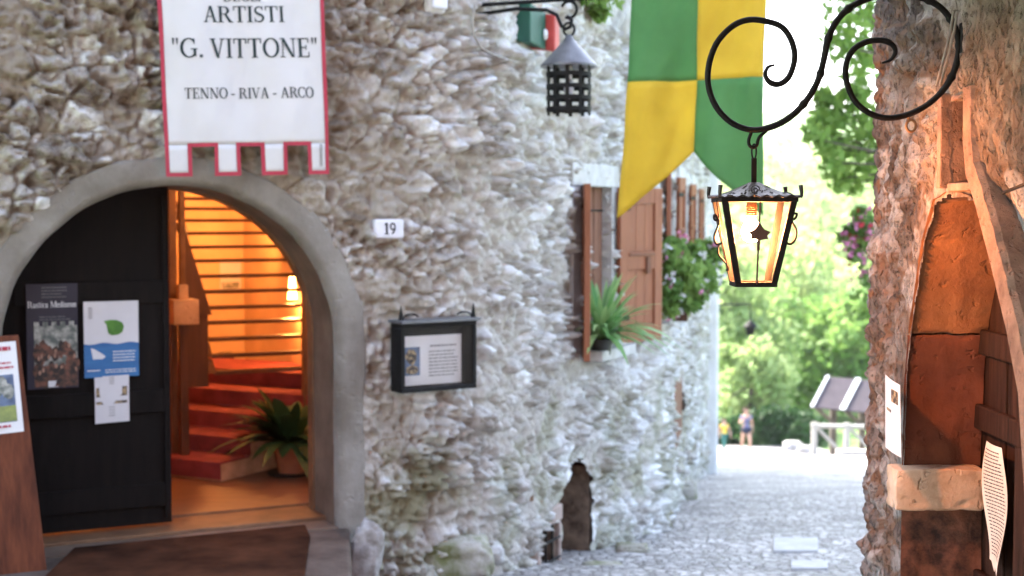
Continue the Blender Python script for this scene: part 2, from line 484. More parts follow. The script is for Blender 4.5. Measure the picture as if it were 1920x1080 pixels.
M['far_hill'] = mat('wooded far hill', (.10, .16, .07), .95, (.05, .09, .045), .02)
M['roof_tile'] = mat('old roof tiles', (.30, .13, .08), .85, (.2, .09, .06), 4)

def cobble_mat():
    m, t, b, out = new_mat('pebble street')
    tc = t.nodes.new('ShaderNodeTexCoord')
    v = t.nodes.new('ShaderNodeTexVoronoi'); v.inputs['Scale'].default_value = 13
    ve = t.nodes.new('ShaderNodeTexVoronoi'); ve.feature = 'DISTANCE_TO_EDGE'; ve.inputs['Scale'].default_value = 13
    n = t.nodes.new('ShaderNodeTexNoise'); n.inputs['Scale'].default_value = 1.1; n.inputs['Detail'].default_value = 5
    for k in (v, ve, n): t.links.new(tc.outputs['Object'], k.inputs['Vector'])
    sp = t.nodes.new('ShaderNodeSeparateColor'); t.links.new(v.outputs['Color'], sp.inputs[0])
    r = t.nodes.new('ShaderNodeValToRGB')
    r.color_ramp.elements[0].color = (.24, .22, .21, 1); r.color_ramp.elements[1].color = (.58, .56, .55, 1)
    t.links.new(sp.outputs[0], r.inputs[0])
    e = t.nodes.new('ShaderNodeMapRange'); e.inputs[1].default_value = .02; e.inputs[2].default_value = .14
    t.links.new(ve.outputs[0], e.inputs[0])
    mx = t.nodes.new('ShaderNodeMix'); mx.data_type = 'RGBA'
    mx.inputs[6].default_value = (.22, .20, .18, 1)
    t.links.new(e.outputs[0], mx.inputs[0]); t.links.new(r.outputs[0], mx.inputs[7])
    r2 = t.nodes.new('ShaderNodeMapRange'); r2.inputs[1].default_value = .3; r2.inputs[2].default_value = .7; r2.inputs[3].default_value = .70; r2.inputs[4].default_value = 1.25
    t.links.new(n.outputs[0], r2.inputs[0])
    hv = t.nodes.new('ShaderNodeVectorMath'); hv.operation = 'SCALE'
    t.links.new(mx.outputs[2], hv.inputs[0]); t.links.new(r2.outputs[0], hv.inputs['Scale'])
    t.links.new(hv.outputs[0], b.inputs['Base Color'])
    b.inputs['Roughness'].default_value = .62
    bp = t.nodes.new('ShaderNodeBump'); bp.inputs['Distance'].default_value = .03
    t.links.new(e.outputs[0], bp.inputs['Height']); t.links.new(bp.outputs[0], b.inputs['Normal'])
    return m
M['cobble'] = cobble_mat()

# ------------------------------------------------------------------ ground
GP = np.array([(-60, .9), (-5, .15), (4, .02), (6.6, -.20), (8, -.40), (9.1, -.60), (14.8, -1.29), (24, -2.76), (40, -5.2), (50, -6.9), (56, -7.5), (90, -9.0), (160, -2), (400, 30), (1500, 60)])
def gz(y):
    y = np.asarray(y, dtype=float)
    return (np.interp(y - .6, GP[:, 0], GP[:, 1]) + np.interp(y, GP[:, 0], GP[:, 1]) + np.interp(y + .6, GP[:, 0], GP[:, 1])) / 3

def sheet(name, xs, ys, dz, material, kind='structure', bumpf=None):
    X, Y = np.meshgrid(xs, ys)
    Z = gz(Y) + dz
    if bumpf is not None: Z = Z + bumpf(X, Y)
    v = np.stack([X, Y, Z], -1).reshape(-1, 3)
    nx, ny = len(xs), len(ys)
    i = np.arange(ny - 1)[:, None] * nx + np.arange(nx - 1)[None, :]
    q = np.stack([i, i + 1, i + nx + 1, i + nx], -1).reshape(-1, 4)
    return tag(np_mesh(name, v, q, material), kind=kind)

sheet('ground', np.concatenate([[-1500, -300, -80], np.arange(-30, 61, 6), [120, 400, 1500]]),
      np.concatenate([np.arange(-60, 0, 10), np.arange(0, 58, .8), np.arange(58, 170, 8), [250, 400, 800, 1500]]), -.10, M['grass'])
sheet('street', np.concatenate([np.arange(-4, 4.2, .12), np.arange(4.5, 12, .6)]), np.concatenate([np.arange(-6, 6, .4), np.arange(6, 16, .1), np.arange(16, 56, .5)]), 0, M['cobble'],
      bumpf=lambda X, Y: .03 * (fbm(X * 1.6, Y * 1.6, 5) - .5) + .02 * (fbm(X * 6, Y * 6, 9) - .5))

# ------------------------------------------------------------------ wall paths
class Path:
    def __init__(self, pts, fillets, flip=1):
        """polyline with rounded corners; the outward normal is to the right of travel (flip = 1)"""
        P = [Vector((*p, 0)) for p in pts]
        seq = [P[0]]
        for i in range(1, len(P) - 1):
            a, b, c = P[i - 1], P[i], P[i + 1]
            d1, d2 = (b - a).normalized(), (c - b).normalized()
            turn = d1.angle(d2); L = fillets[i - 1] * math.tan(turn / 2)
            p0, p1 = b - d1 * L, b + d2 * L
            for k in range(25):
                t = k / 24
                seq.append(p0 * (1 - t) ** 2 + b * (2 * t * (1 - t)) + p1 * t * t)
        seq.append(P[-1])
        q = np.array([(p.x, p.y) for p in seq])
        ds = np.concatenate([[0], np.cumsum(np.hypot(*np.diff(q, axis=0).T))])
        self.s = np.arange(0, ds[-1], .01)
        self.x = np.interp(self.s, ds, q[:, 0]); self.y = np.interp(self.s, ds, q[:, 1])
        tx, ty = np.gradient(self.x), np.gradient(self.y)
        k = 9; ker = np.ones(k) / k
        tx = np.convolve(np.pad(tx, k // 2, mode='edge'), ker, 'valid'); ty = np.convolve(np.pad(ty, k // 2, mode='edge'), ker, 'valid')
        L = np.hypot(tx, ty); self.nx, self.ny = flip * ty / L, flip * -tx / L
        self.len = ds[-1]
    def xy(self, s):
        return np.interp(s, self.s, self.x), np.interp(s, self.s, self.y)
    def n(self, s):
        return np.interp(s, self.s, self.nx), np.interp(s, self.s, self.ny)
    def P(self, s, out, z):
        x, y = self.xy(s); a, b = self.n(s)
        return Vector((float(x + a * out), float(y + b * out), z))
    def hit(self, px, py, out=0.0):
        """pixel -> (s, z) on the wall face moved out by OUT"""
        d = ray(px, py)
        X = self.x + self.nx * out; Y = self.y + self.ny * out
        r = X / Y
        s = np.interp(d.x / d.y, r, self.s)
        yy = np.interp(s, self.s, Y)
        return float(s), EYE + d.z * float(yy) / d.y

def rubble(name, path, ss, zs, amp, hole, flat, kindf, material, parent, cell=(.16, .095), seed=0, big_share=.5, stone_w=.75, craggy=.75, rstretch=(1, 1), pit_d=.035, zmin=.55, off=None):
    S, Z = np.meshgrid(ss, zs)
    wx = .06 * (fbm(S * 5, Z * 5, 31 + seed) - .5); wy = .06 * (fbm(S * 5, Z * 5, 47 + seed) - .5)
    x, y = S + wx, Z + wy
    F1, F2, r1, r2, r3, dx, dy = voro(x / cell[0], y / cell[1], 11 + seed)
    G1, G2, q1, q2, q3, ex, ey = voro(x / cell[0] * 2.3, y / cell[1] * 2.1, 23 + seed)
    eb = (F2 - F1) * cell[1]; es = (G2 - G1) * cell[1] / 2.1
    big = r3 < big_share
    edge = np.where(big, eb, np.minimum(eb, es))
    ra = np.where(big, r1, q1); rb = np.where(big, r2, q2)
    tilt = np.where(big, dx * (r2 - .5) + dy * (r1 - .65), (ex * (q2 - .5) + ey * (q1 - .65)) * .6)
    bodyh = sstep(0, .028, edge) * (.30 + .70 * rb) + tilt * .9 * sstep(0, .03, edge)
    fine = fbm(S * 20, Z * 30, 71 + seed, 4) - .5
    wsx, wsz = S + .05 * (fbm(S * 8, Z * 8, 5 + seed, 2) - .5), Z + .05 * (fbm(S * 8, Z * 8, 6 + seed, 2) - .5)
    ridg = 1 - np.abs(2 * fbm(wsx * 7 * rstretch[0] + wsz * 3, wsz * 13 * rstretch[1], 91 + seed, 4) - 1)
    chip = 1 - np.abs(2 * vnoise(wsx * 15 * rstretch[0], wsz * 24 * rstretch[1], 97 + seed) - 1)
    chip2 = 1 - np.abs(2 * vnoise(wsx * 31 * rstretch[0] + 3, wsz * 46 * rstretch[1] + 9, 101 + seed) - 1)
    pit = sstep(.66, .86, vnoise(wsx * 11 * rstretch[0] + 5, wsz * 17 * rstretch[1] + 2, 107 + seed)) * sstep(.3, .6, fbm(S * 2.5, Z * 2.5, 15 + seed, 2))
    big_wave = fbm(S * 1.3, Z * 1.3, 61 + seed, 2) - .5
    zone = zmin + (1.3 - zmin) * sstep(.38, .60, fbm(S * 2.1, Z * 3.3, 141 + seed, 3))
    h = zone * amp * (stone_w * (bodyh - .35) + .9 * fine + craggy * (1.1 * (ridg - .7) + .5 * (chip - .5) + .55 * (chip2 - .5))) - pit_d * pit + .05 * big_wave
    h = h * flat(S, Z)
    if off is not None: h = h + off(S, Z)
    X, Y = path.xy(S); NX, NY = path.n(S)
    v = np.stack([X + NX * h, Y + NY * h, Z], -1).reshape(-1, 3)
    nx, nz = len(ss), len(zs)
    i = np.arange(nz - 1)[:, None] * nx + np.arange(nx - 1)[None, :]
    q = np.stack([i, i + 1, i + nx + 1, i + nx], -1).reshape(-1, 4)
    sc = (S[:-1, :-1] + S[1:, 1:]) / 2; zc = (Z[:-1, :-1] + Z[1:, 1:]) / 2
    q = q[~hole(sc, zc).reshape(-1)]
    mort = np.maximum(1 - sstep(.002, .016, edge), np.maximum(.75 * sstep(.85, .60, zone), .7 * sstep(.72, .88, vnoise(wsx * 9 + 2, wsz * 14 + 4, 131 + seed))))
    ca = np.stack([np.clip(ra * .8 + .1 + .25 * fine, 0, 1), mort, np.clip(kindf(S, Z), 0, 1), rb], -1).reshape(-1, 4)
    return np_mesh(name, v, q, material, parent, True, cattr=ca)

# ================================================================== LEFT HOUSE
dA = (math.sin(rad(64)), math.cos(rad(64)))
pa = (-1.66, 7.20)
p_start = (pa[0] - dA[0] * 4.2, pa[1] - dA[1] * 4.2)
tB = 1.582
cAB = (pa[0] + dA[0] * tB, pa[1] + dA[1] * tB)
cBC = (1.169, 11.09)
yC = 23.2
p_end = (.164 * yC - .65, yC)
LW = Path([p_start, cAB, cBC, p_end], [1.1, 2.0])
S0 = 4.2                                            # s of the point of the facade behind picture column 345
nA = Vector((dA[1], -dA[0], 0))                     # outward normal of the door facade
tA = Vector((dA[0], dA[1], 0))
oA = Vector((pa[0], pa[1], 0))
def FA(t, d, z):                                    # facade frame: t right, d inward
    return oA + tA * t - nA * d + Vector((0, 0, z))
def hitA(px, py, d=0.0):
    p = on_plane(px, py, oA - nA * d, nA)
    return (p - oA).dot(tA), p.z
LD = .36                                            # depth of the door leaf
tr_, _ = hitA(592, 700, LD); tl_, _ = hitA(-12, 640, LD)
_, ztop = hitA(320, 350, LD)
TC, HW = (tr_ + tl_) / 2, (tr_ - tl_) / 2
ZS = ztop - HW * 0.97
print('door', TC, HW, ZS, ztop, hitA(648, 700, 0), hitA(692, 700, 0), hitA(330, 283, 0), hitA(345, 985, LD))
RY = .97
def in_arch(t, z, grow=0.0):
    a = HW + grow
    top = (np.abs((t - TC) / a) ** 2 + np.abs((z - ZS) / (a * RY)) ** 2 < 1) & (z >= ZS)
    return top | ((np.abs(t - TC) < a) & (z < ZS))
BAND = .13

house = empty('stone_house', tuple(FA(TC, 0, 0)), 'tall grey rubble stone house with arched doorway along the left of the street', 'house')

s1a, z1a = LW.hit(1094, 352); s1b, z1b = LW.hit(1137, 352); _, z1s = LW.hit(1120, 640)
W1 = (s1a, s1b, .76, 1.83)
sr0, zr0 = LW.hit(1050, 872); sr1, _ = LW.hit(1108, 872)
RC = (sr0, sr1, zr0)
sb0, zb0 = LW.hit(1008, 990); sb1, _ = LW.hit(1044, 990)
CW = (sb0, sb1, zb0 - .02)
CWIN = []
for pxa, pxb, pyt in ((1240, 1254, 332), (1264, 1280, 342), (1288, 1300, 352)):
    a, zt = LW.hit(pxa, pyt); b, _ = LW.hit(pxb, pyt)
    CWIN.append((a, b, zt))
sh0, zh0 = LW.hit(1257, 736); sh1, zh1 = LW.hit(1272, 800)
HT = (sh0, sh1, zh1, zh0)
print('wins', W1, RC, CW, CWIN, HT, 'len', LW.len)

def hole_left(S, Z):
    h = in_arch(S - S0, Z, .05)
    h |= (S > W1[0]) & (S < W1[1]) & (Z > W1[2]) & (Z < W1[3])
    mid = (RC[0] + RC[1]) / 2; hw = (RC[1] - RC[0]) / 2
    h |= (np.abs(S - mid) < hw * np.where(Z > RC[2] - .22, np.sqrt(np.clip((RC[2] - Z) / .22, 0, 1)), 1)) & (Z < RC[2])
    h |= (S > CW[0]) & (S < CW[1]) & (Z < CW[2])
    for a, b, zt in CWIN: h |= (S > a) & (S < b) & (Z < zt) & (Z > zt - 1.05)
    h |= (S > HT[0]) & (S < HT[1]) & (Z > HT[2]) & (Z < HT[3])
    return h
def flat_left(S, Z):
    f = np.ones(S.shape)
    t = S - S0
    d = np.sqrt((t - TC) ** 2 + (np.maximum(Z - ZS, 0) / RY) ** 2) - HW
    f *= .15 + .85 * sstep(BAND - .04, BAND + .08, d)
    for px_, py_, hw__, hh__ in ((818, 668, .27, .20), (731, 429, .09, .06), (968, 45, .30, .14)):
        a_, b_ = LW.hit(px_, py_)
        q_ = np.maximum(np.abs(S - a_) / hw__, np.abs(Z - b_) / hh__)
        f *= .35 + .65 * sstep(.95, 1.25, q_)
    q_ = np.maximum(np.abs(S - (RC[0] + RC[1]) / 2) / ((RC[1] - RC[0]) / 2), np.where(Z > RC[2] - .3, 1 + (Z - RC[2]) / .3, 0))
    f *= .35 + .65 * sstep(1.1, 1.6, q_)
    return f
sA_end = float(LW.s[np.argmin(np.hypot(LW.x - cAB[0], LW.y - cAB[1]))])
def kind_left(S, Z):
    n = fbm(S * 1.1, Z * 1.1, 83, 3) - .5
    k = sstep(sA_end - .95, sA_end + .15, S + 1.3 * n) * .95
    left = sstep(S0 + .55, S0 + .9, S)
    k = np.maximum(k, left * (.35 + .9 * (fbm(S * 4, Z * 4, 29, 3) - .5)))
    k = k - .75 * np.exp(-((S - LW.hit(790, 800)[0]) / .30) ** 2 - ((Z - .05) / .30) ** 2)
    return k + .30 * sstep(.05, .3, n + .05) * (1 - k) + .12
ss = np.concatenate([np.arange(1.6, S0 - 1.35, .03), np.arange(S0 - 1.35, sA_end + 3.0, .0115), np.arange(sA_end + 3.0, LW.len - .02, .045)])
zs = np.concatenate([np.arange(-3.4, -1.0, .06), np.arange(-1.0, 2.95, .0115), np.arange(2.95, 8.3, .15)])
rubble('wall', LW, ss, zs, .080, hole_left, flat_left, kind_left, M['rubble'], house, seed=3, craggy=.95, stone_w=.85, big_share=.62, cell=(.20, .135), zmin=.62, rstretch=(1.1, .78))

# roof slab over the house and closing side walls
mb = MB()
top = [LW.P(s, .45, 8.2) for s in np.linspace(1.4, LW.len - .05, 60)]
rows = [top, [p + Vector((-1.2, 2.4, 1.3)) for p in top], [p + Vector((-2.4, 4.8, 0)) for p in top]]
mb.grid(rows); mb.grid([[p + Vector((0, 0, -.12)) for p in r] for r in rows])
mb.grid([top, [p + Vector((0, 0, -.12)) for p in top]])
mb.build('roof', M['roof_tile'], house)
mb = MB()
mb.grid([[p + Vector((-2.4, 4.8, 0)) for p in top], [Vector((p.x - 2.4, p.y + 4.8, -3.6)) for p in top]])
mb.grid([[top[0] + Vector((-2.4, 4.8, 0)), Vector((top[0].x - 2.4, top[0].y + 4.8, -3.6))], [top[0], Vector((top[0].x, top[0].y, -3.6))]])
mb.build('rear_wall', M['plaster'], house)
mb = MB()
mb.box(lambda a, b, c: Vector((a, b, c)), .6, 2.9, 22.6, 23.1, -3.4, 8.2)
mb.box(FA, -2.62, -2.2, .5, 4.6, -.6, 8.1)
build_each(mb, 'side_wall', M['plaster'], house)

# ---- door surround: swept profile along the arch
mb = MB()
prof = [(BAND + .022, .03), (BAND + .020, -.016), (BAND + .014, -.022), (BAND + .004, -.024), (BAND * .6, -.025), (.046, -.025), (.034, -.023), (.018, -.010), (.007, .012), (.002, .035), (0, .06)]
def arch_pts(n=56, zb=-.30):
    pts = []
    for z in np.linspace(zb, ZS, 14)[:-1]: pts.append((TC + HW, z, 1, 0))
    for k in range(n + 1):
        a = math.pi * k / n
        pts.append((TC + HW * math.cos(a), ZS + HW * RY * math.sin(a), math.cos(a), math.sin(a)))
    for z in np.linspace(ZS, zb, 14)[1:]: pts.append((TC - HW, z, -1, 0))
    return pts
rows = []
for i, (t, z, nx_, nz_) in enumerate(arch_pts()):
    wob = .012 * math.sin(i * .9) * math.sin(i * .37 + 1)
    rows.append([FA(t + nx_ * (o + (wob if o > .1 else .3 * wob)), d, z + nz_ * (o + (wob if o > .1 else .3 * wob))) for o, d in prof])
mb.grid(rows)
mb.build('door_surround', M['plaster'], house, smooth=True)
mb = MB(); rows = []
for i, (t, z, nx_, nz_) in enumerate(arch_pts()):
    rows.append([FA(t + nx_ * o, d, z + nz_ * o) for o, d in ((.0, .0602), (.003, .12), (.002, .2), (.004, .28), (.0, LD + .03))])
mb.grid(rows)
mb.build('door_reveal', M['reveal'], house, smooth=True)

# thin brown wooden stop behind the surround
mb = MB()
rows = []
for t, z, nx_, nz_ in arch_pts(zb=-.02):
    rows.append([FA(t + nx_ * o, d, z + nz_ * o) for o, d in ((.02, LD + .03), (-.012, LD + .03), (-.012, LD + .11), (.02, LD + .11))])
mb.grid(rows, closed=True)
mb.build('door_frame', M['door_frame_wood'], house)

# threshold
mb = MB()
mb.box(FA, TC - HW - .05, TC + HW + .05, .20, LD + .18, -.32, -.012)
mb.build('threshold', M['door_frame_wood'], house, bevel=.008)
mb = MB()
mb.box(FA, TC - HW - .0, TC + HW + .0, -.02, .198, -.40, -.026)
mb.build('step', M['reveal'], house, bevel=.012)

# ---- left door leaf
tm, _ = hitA(318, 650, LD)
leaf = []
zt_m = ZS + HW * RY * math.sqrt(1 - ((tm - TC) / HW) ** 2)
leaf = [(tm, .005), (tm, zt_m)]
a0 = math.acos(max(-1, min(1, (tm - TC) / HW)))
for k in range(1, 25):
    a = a0 + (math.pi - a0) * k / 24
    leaf.append((TC + (HW - .004) * math.cos(a), ZS + (HW - .004) * RY * math.sin(a)))
leaf.append((TC - HW + .004, .005))
mb = MB()
mb.prism([FA(t, LD, z) for t, z in leaf], -nA * .05)
door = mb.build('door', M['dark_wood'], house)
mb = MB()
for k, (za, zb) in enumerate(((.10, .22), (.60, .72), (1.18, 1.30))):
    tl = TC - HW * (1 if zb < ZS else math.sqrt(max(0, 1 - ((zb - ZS) / (HW * RY)) ** 2))) + .03
    mb.box(FA, tl, tm - .012, LD - .018, LD - .001, za, zb)
build_each(mb, 'rail', M['dark_wood'], door, bevel=.004)
mb = MB()
mb.box(FA, tm - .035, tm - .004, LD - .022, LD - .002, .03, zt_m - .05)
build_each(mb, 'stile', M['dark_wood'], door, bevel=.003)

# ---- window in the bend, its frame, boards and shutters
def PW(s, out, z): return LW.P(s, out, z)
def frame_window(a, b, z0, z1, bw, proud, rec, name='window', fm=None, bars=True, lw_=.10, sill_out=.05):
    mb = MB()
    T = lambda s, o, z: PW(s, o, z)
    mb.box(T, a - lw_, a - .001, -.10, proud, z0 - .02, z1)
    mb.box(T, b + .001, b + .10, -rec - .01, proud, z0 - .02, z1)
    mb.box(T, a - lw_ - .02, b + .12, -.16, proud + .006, z1 + .001, z1 + .15)
    wf = mb.build(name, fm or M['pale_stone'], house, bevel=.006)
    mb = MB()
    mb.box(T, a - .12, b + .12, -.18, proud + sill_out, z0 - .09, z0 - .021)
    mb.build('sill', fm or M['pale_stone'], wf, bevel=.006)
    mb = MB()
    mb.box(T, a - .02, b + .02, -rec - .02, -rec, z0 - .02, z1 + .02)
    mb.build('pane', M['glass_dark'], wf)
    mb = MB()
    n = 5
    for k in range(n):
        u0 = a + (b - a) * k / n; u1 = a + (b - a) * (k + 1) / n - .008
        mb.box(T, u0, u1, -rec + .002, -rec + .022 + .003 * (k % 2), z0, z1)
    mb.build('inner_board', M['slat_wood'], wf, bevel=.002)
    if bars:
        mb = MB()
        for z in (z0 + .28, z1 - .16): mb.tube([T(a - .005, -.03, z), T(b + .005, -.03, z)], .009, 6)
        build_each(mb, 'bar', M['iron'], wf)
    return wf
win1 = frame_window(W1[0], W1[1], W1[2], W1[3], .1, .045, .05, lw_=.30, sill_out=.14)

def shutter(hinge, vec, h0, h1, width, parent, thick=.035):
    """panelled wooden shutter: hinge point, horizontal unit vector it swings along"""
    vec = Vector(vec).normalized(); nn = Vector((vec.y, -vec.x, 0))
    T = lambda a, b, c: Vector((hinge[0], hinge[1], 0)) + vec * a + nn * b + Vector((0, 0, c))
    mb = MB(); st = .085 * width / .47
    H = h1 - h0
    mb.box(T, 0, st, 0, thick, h0, h1); mb.box(T, width - st, width, 0, thick, h0, h1)
    mid = h0 + H * .47
    for a, b in ((h0, h0 + .12), (mid, mid + .13), (h1 - .11, h1)): mb.box(T, st + .0005, width - st - .0005, .001, thick - .001, a, b)
    for k in range(3):
        u0 = st + (width - 2 * st) * k / 3; u1 = st + (width - 2 * st) * (k + 1) / 3 - .005
        mb.box(T, u0 + .0005, u1 + .003, .013, thick - .013, h0 + .121, mid - .001); mb.box(T, u0 + .0005, u1 + .003, .013, thick - .013, mid + .131, h1 - .111)
    so = mb.build('shutter', M['shutter'], parent, bevel=.003)
    mb = MB()
    mb.box(T, width * .60, width * .68, thick, thick + .015, mid - .03, mid + .09)
    mb.box(T, width * .2, width * .8, thick, thick + .012, mid + .10, mid + .115)
    build_each(mb, 'latch', M['iron'] if False else M['slat_wood'], so)
    mb = MB()
    for z in (h0 + .16, h1 - .16): mb.box(T, -.03, .10, thick, thick + .006, z, z + .03)
    build_each(mb, 'hinge', M['iron'], so)
    return so
tB_ = Vector((.403, .915, 0)); nB_ = Vector((.915, -.403, 0))
hp = on_plane(1156, 500, PW(W1[1] + .12, .06, 0), Vector((nB_.x, nB_.y, 0)))
th = rad(20)
shutter((hp.x, hp.y), tB_ * math.cos(th) + nB_ * math.sin(th), .74, 1.83, .475, win1)
hp2 = PW(W1[0] - .08, .06, 0)
th = rad(24)
shutter((hp2.x, hp2.y), -tB_ * math.cos(th) + nB_ * math.sin(th), .70, 1.84, .34, win1, .04)

# ---- row of small windows farther along
for i, (a, b, zt) in enumerate(CWIN):
    wf = frame_window(a, b, zt - 1.05, zt, .1, .05, .12, bars=False)
    tt = Vector((.162, .987, 0)); n2 = Vector((.987, -.162, 0))
    h = PW(a - .03, .06, 0); shutter((h.x, h.y), n2 * .22 - tt * .97, zt - 1.03, zt + .02, .15, wf)
    h = PW(b + .03, .06, 0); shutter((h.x, h.y), n2 * .30 + tt * .95, zt - 1.03, zt + .02, .15, wf)

# ---- low recess, cellar window, small hatch
mb = MB()
mb.box(PW, RC[0] - .12, RC[1] + .12, -.36, -.34, -1.2, RC[2] + .1)
mb.box(PW, RC[1] - .005, RC[1] + .08, -.34, -.012, -1.2, RC[2] - .10)
mb.box(PW, RC[0] - .08, RC[0] + .005, -.34, -.012, -1.2, RC[2] - .10)
mb.box(PW, RC[0] - .08, RC[1] + .08, -.34, -.014, RC[2] - .03, RC[2] + .08)
mb.build('recess', M['recess'], house)
mb = MB()
T = PW
a, b, z1 = CW
mb.box(T, a - .05, b + .06, -.06, .022, z1, z1 + .11)
mb.box(T, a - .06, a, -.2, .03, -1.1, z1 - .001); mb.box(T, b, b + .045, -.2, .02, -1.1, z1 - .001)
cw = mb.build('cellar_window', mat('pinkish plaster', (.42, .33, .29), .9, (.28, .21, .18), 6, .003, 40), house, bevel=.015)
mb = MB(); mb.box(T, a - .05, b + .05, -.26, -.22, -1.1, z1 + .02); mb.build('pane', M['slat_wood'], cw)
mb = MB()
for k in range(3): mb.tube([T(a - .02, .015, z1 - .10 - .13 * k), T(b + .02, .015, z1 - .10 - .13 * k)], .009, 6)
for k in range(2): mb.tube([T(a + (b - a) * (k + 1) / 3, .012, -1.1), T(a + (b - a) * (k + 1) / 3, .012, z1 + .01)], .007, 6)
build_each(mb, 'bar', M['iron'], cw)
mb = MB()
mb.box(T, HT[0] - .05, HT[1] + .05, -.10, .035, HT[2] - .03, HT[3] + .03)
hw_ = mb.build('hatch', M['slat_wood'], house)

# ---- the room behind the door
room_parts = []
mb = MB(); mb.box(FA, TC - 2.2, TC + 2.3, LD + .19, 4.6, -.12, -.002); mb.build('room_floor', M['floor_wood'], house)
mb = MB()
mb.box(FA, TC - 2.3, TC + 2.4, 4.4, 4.6, 0, 2.7)
mb.box(FA, TC - 2.3, TC - 2.15, LD + .2, 4.398, 0, 2.7)
mb.box(FA, TC + 1.55, TC + 1.7, LD + .2, 4.398, 0, 2.7)
mb.box(FA, TC - 2.3, TC + 2.4, LD + .2, 4.6, 2.702, 2.85)
# the inside face of the facade, on both sides of the arch and above it
mb.box(FA, TC - 2.14, TC - HW - .021, LD + .06, LD + .19, -.3, 2.7)
mb.box(FA, TC + HW + .021, TC + 1.54, LD + .06, LD + .19, -.3, 2.7)
for k in range(24):
    t0 = TC - HW - .02 + (2 * HW + .04) * k / 24; t1 = TC - HW - .02 + (2 * HW + .04) * (k + 1) / 24
    tc = min(abs(t0 - TC), abs(t1 - TC))
    zz = ZS + (HW + .015) * RY * math.sqrt(max(0, 1 - (tc / (HW + .015)) ** 2))
    mb.box(FA, t0, t1 - .0005, LD + .112, LD + .19, zz, 2.7)
mb.build('room_wall', M['room_wall'], house)

# red carpeted steps
st0 = on_plane(322, 868, Vector((0, 0, .0)), Vector((0, 0, 1)))
p1 = on_plane(322, 893, Vector((0, 0, 0)), Vector((0, 0, 1))); p2 = on_plane(415, 903, Vector((0, 0, 0)), Vector((0, 0, 1)))
ed = (p2 - p1).normalized(); bk = Vector((-ed.y, ed.x, 0))
if bk.y < 0: bk = -bk
p1 = p1 - ed * 1.2
Lr = (p2 - p1).length
mb = MB(); mc = MB()
TS = lambda a, b, c: p1 + ed * a + bk * b + Vector((0, 0, c))
rise, run = .105, .30
for k in range(5):
    rr = Lr - (.0 if k == 0 else .02) + (0.02 * k)
    mb.box(TS, 0, rr, k * run, 6 * run if k == 4 else (k + 1) * run - .001, -.001, (k + 1) * rise)
    mc.box(TS, .02, rr - .002, k * run - .012, (k + 1) * run - .014 if k < 4 else 6 * run, (k + 1) * rise + .001, (k + 1) * rise + .012)
    mc.box(TS, .02, rr - .002, k * run - .012, k * run - .001, k * rise + .013, (k + 1) * rise)
ist = mb.build('indoor_steps', M['impost'], house)
mc.build('carpet', M['carpet'], ist)

# open wooden stair in front of the lamp lit wall
ys = [372, 391, 413, 437, 463, 489, 518, 547, 577, 605, 636, 667, 698]
mb = MB(); prev = None
left = []
for i, y in enumerate(ys):
    k = len(ys) - 1 - i
    dpt = 2.25 + .085 * k
    xl = 336 + (y - 372) * .20
    tl, z = hitA(xl, y, dpt); trr, _ = hitA(604, y, dpt)
    mb.box(FA, tl, trr, dpt - .05, dpt + .05, z - .014, z + .010)
    left.append((tl, dpt, z))
treads = mb
mb = MB()
for (t0, d0, z0), (t1, d1, z1) in zip(left[:-1], left[1:]):
    mb.hexa([FA(t0 - .05, d0 - .06, z0 - .02), FA(t0 - .002, d0 - .06, z0 - .02), FA(t0 - .002, d0 + .06, z0 - .02), FA(t0 - .05, d0 + .06, z0 - .02),
             FA(t1 - .05, d1 - .06, z1), FA(t1 - .002, d1 - .06, z1), FA(t1 - .002, d1 + .06, z1), FA(t1 - .05, d1 + .06, z1)])
stair = mb.build('open_stair', M['stair_wood'], house)
build_each(treads, 'tread', M['stair_wood'], stair)
mb = MB()
for x0, x1, yb, d in ((316, 330, 700, 1.9), (336, 346, 640, 2.1), (566, 576, 700, 1.95), (584, 590, 720, 1.8)):
    a, _ = hitA(x0, 500, d); b, _ = hitA(x1, 500, d); _, zz = hitA(x0, yb, d)
    mb.box(FA, a, b, d - .03, d + .03, zz if yb < 690 else 0.0, 2.6)
build_each(mb, 'post', M['door_frame_wood'], stair, bevel=.004)
a, _ = hitA(348, 500, 2.0); b, _ = hitA(380, 560, 2.0)
mb = MB()
tl0, zz0 = hitA(330, 380, 2.15); tl1, zz1 = hitA(396, 590, 2.15); tl2, zz2 = hitA(350, 590, 2.15)
mb.prism([FA(tl0, 2.13, zz0), FA(tl1, 2.13, zz1), FA(tl2, 2.13, zz2)], -nA * .02)
tl3, zz3 = hitA(345, 620, 2.16); tl4, zz4 = hitA(385, 712, 2.16)
mb.box(FA, tl3, tl4 + .02, 2.15, 2.18, .5, zz2 + .0)
mb.build('stair_panel', M['stair_wood'], stair)

# reception shelf, papers on the lit wall
def quadA(mb, x0, y0, x1, y1, d, mi=0, th=.004):
    t0, z1 = hitA(x0, y0, d); t1, z0 = hitA(x1, y1, d)
    mb.box(FA, t0, t1, d - th, d, z0, z1, mi)
mb = MB()
t0, z1 = hitA(322, 562, 1.75); t1, z0 = hitA(370, 607, 1.75)
mb.box(FA, t0, t1, 1.70, 1.90, z0, z1)
o = mb.build('wooden_box', M['impost'], bevel=.004); tag(o, 'pale wooden box on a post inside the lit hallway', 'box')
mb = MB(); mb.box(FA, (t0 + t1) / 2 - .03, (t0 + t1) / 2 + .03, 1.77, 1.83, z1 + .001, z1 + .09); mb.build('knob', M['impost'], o, bevel=.004)
mb = MB(); mb.box(FA, (t0 + t1) / 2 - .025, (t0 + t1) / 2 + .025, 1.77, 1.83, 0, z0 - .001); build_each(mb, 'post', M['stair_wood'], o)
mb = MB(); quadA(mb, 412, 492, 452, 548, 4.39)
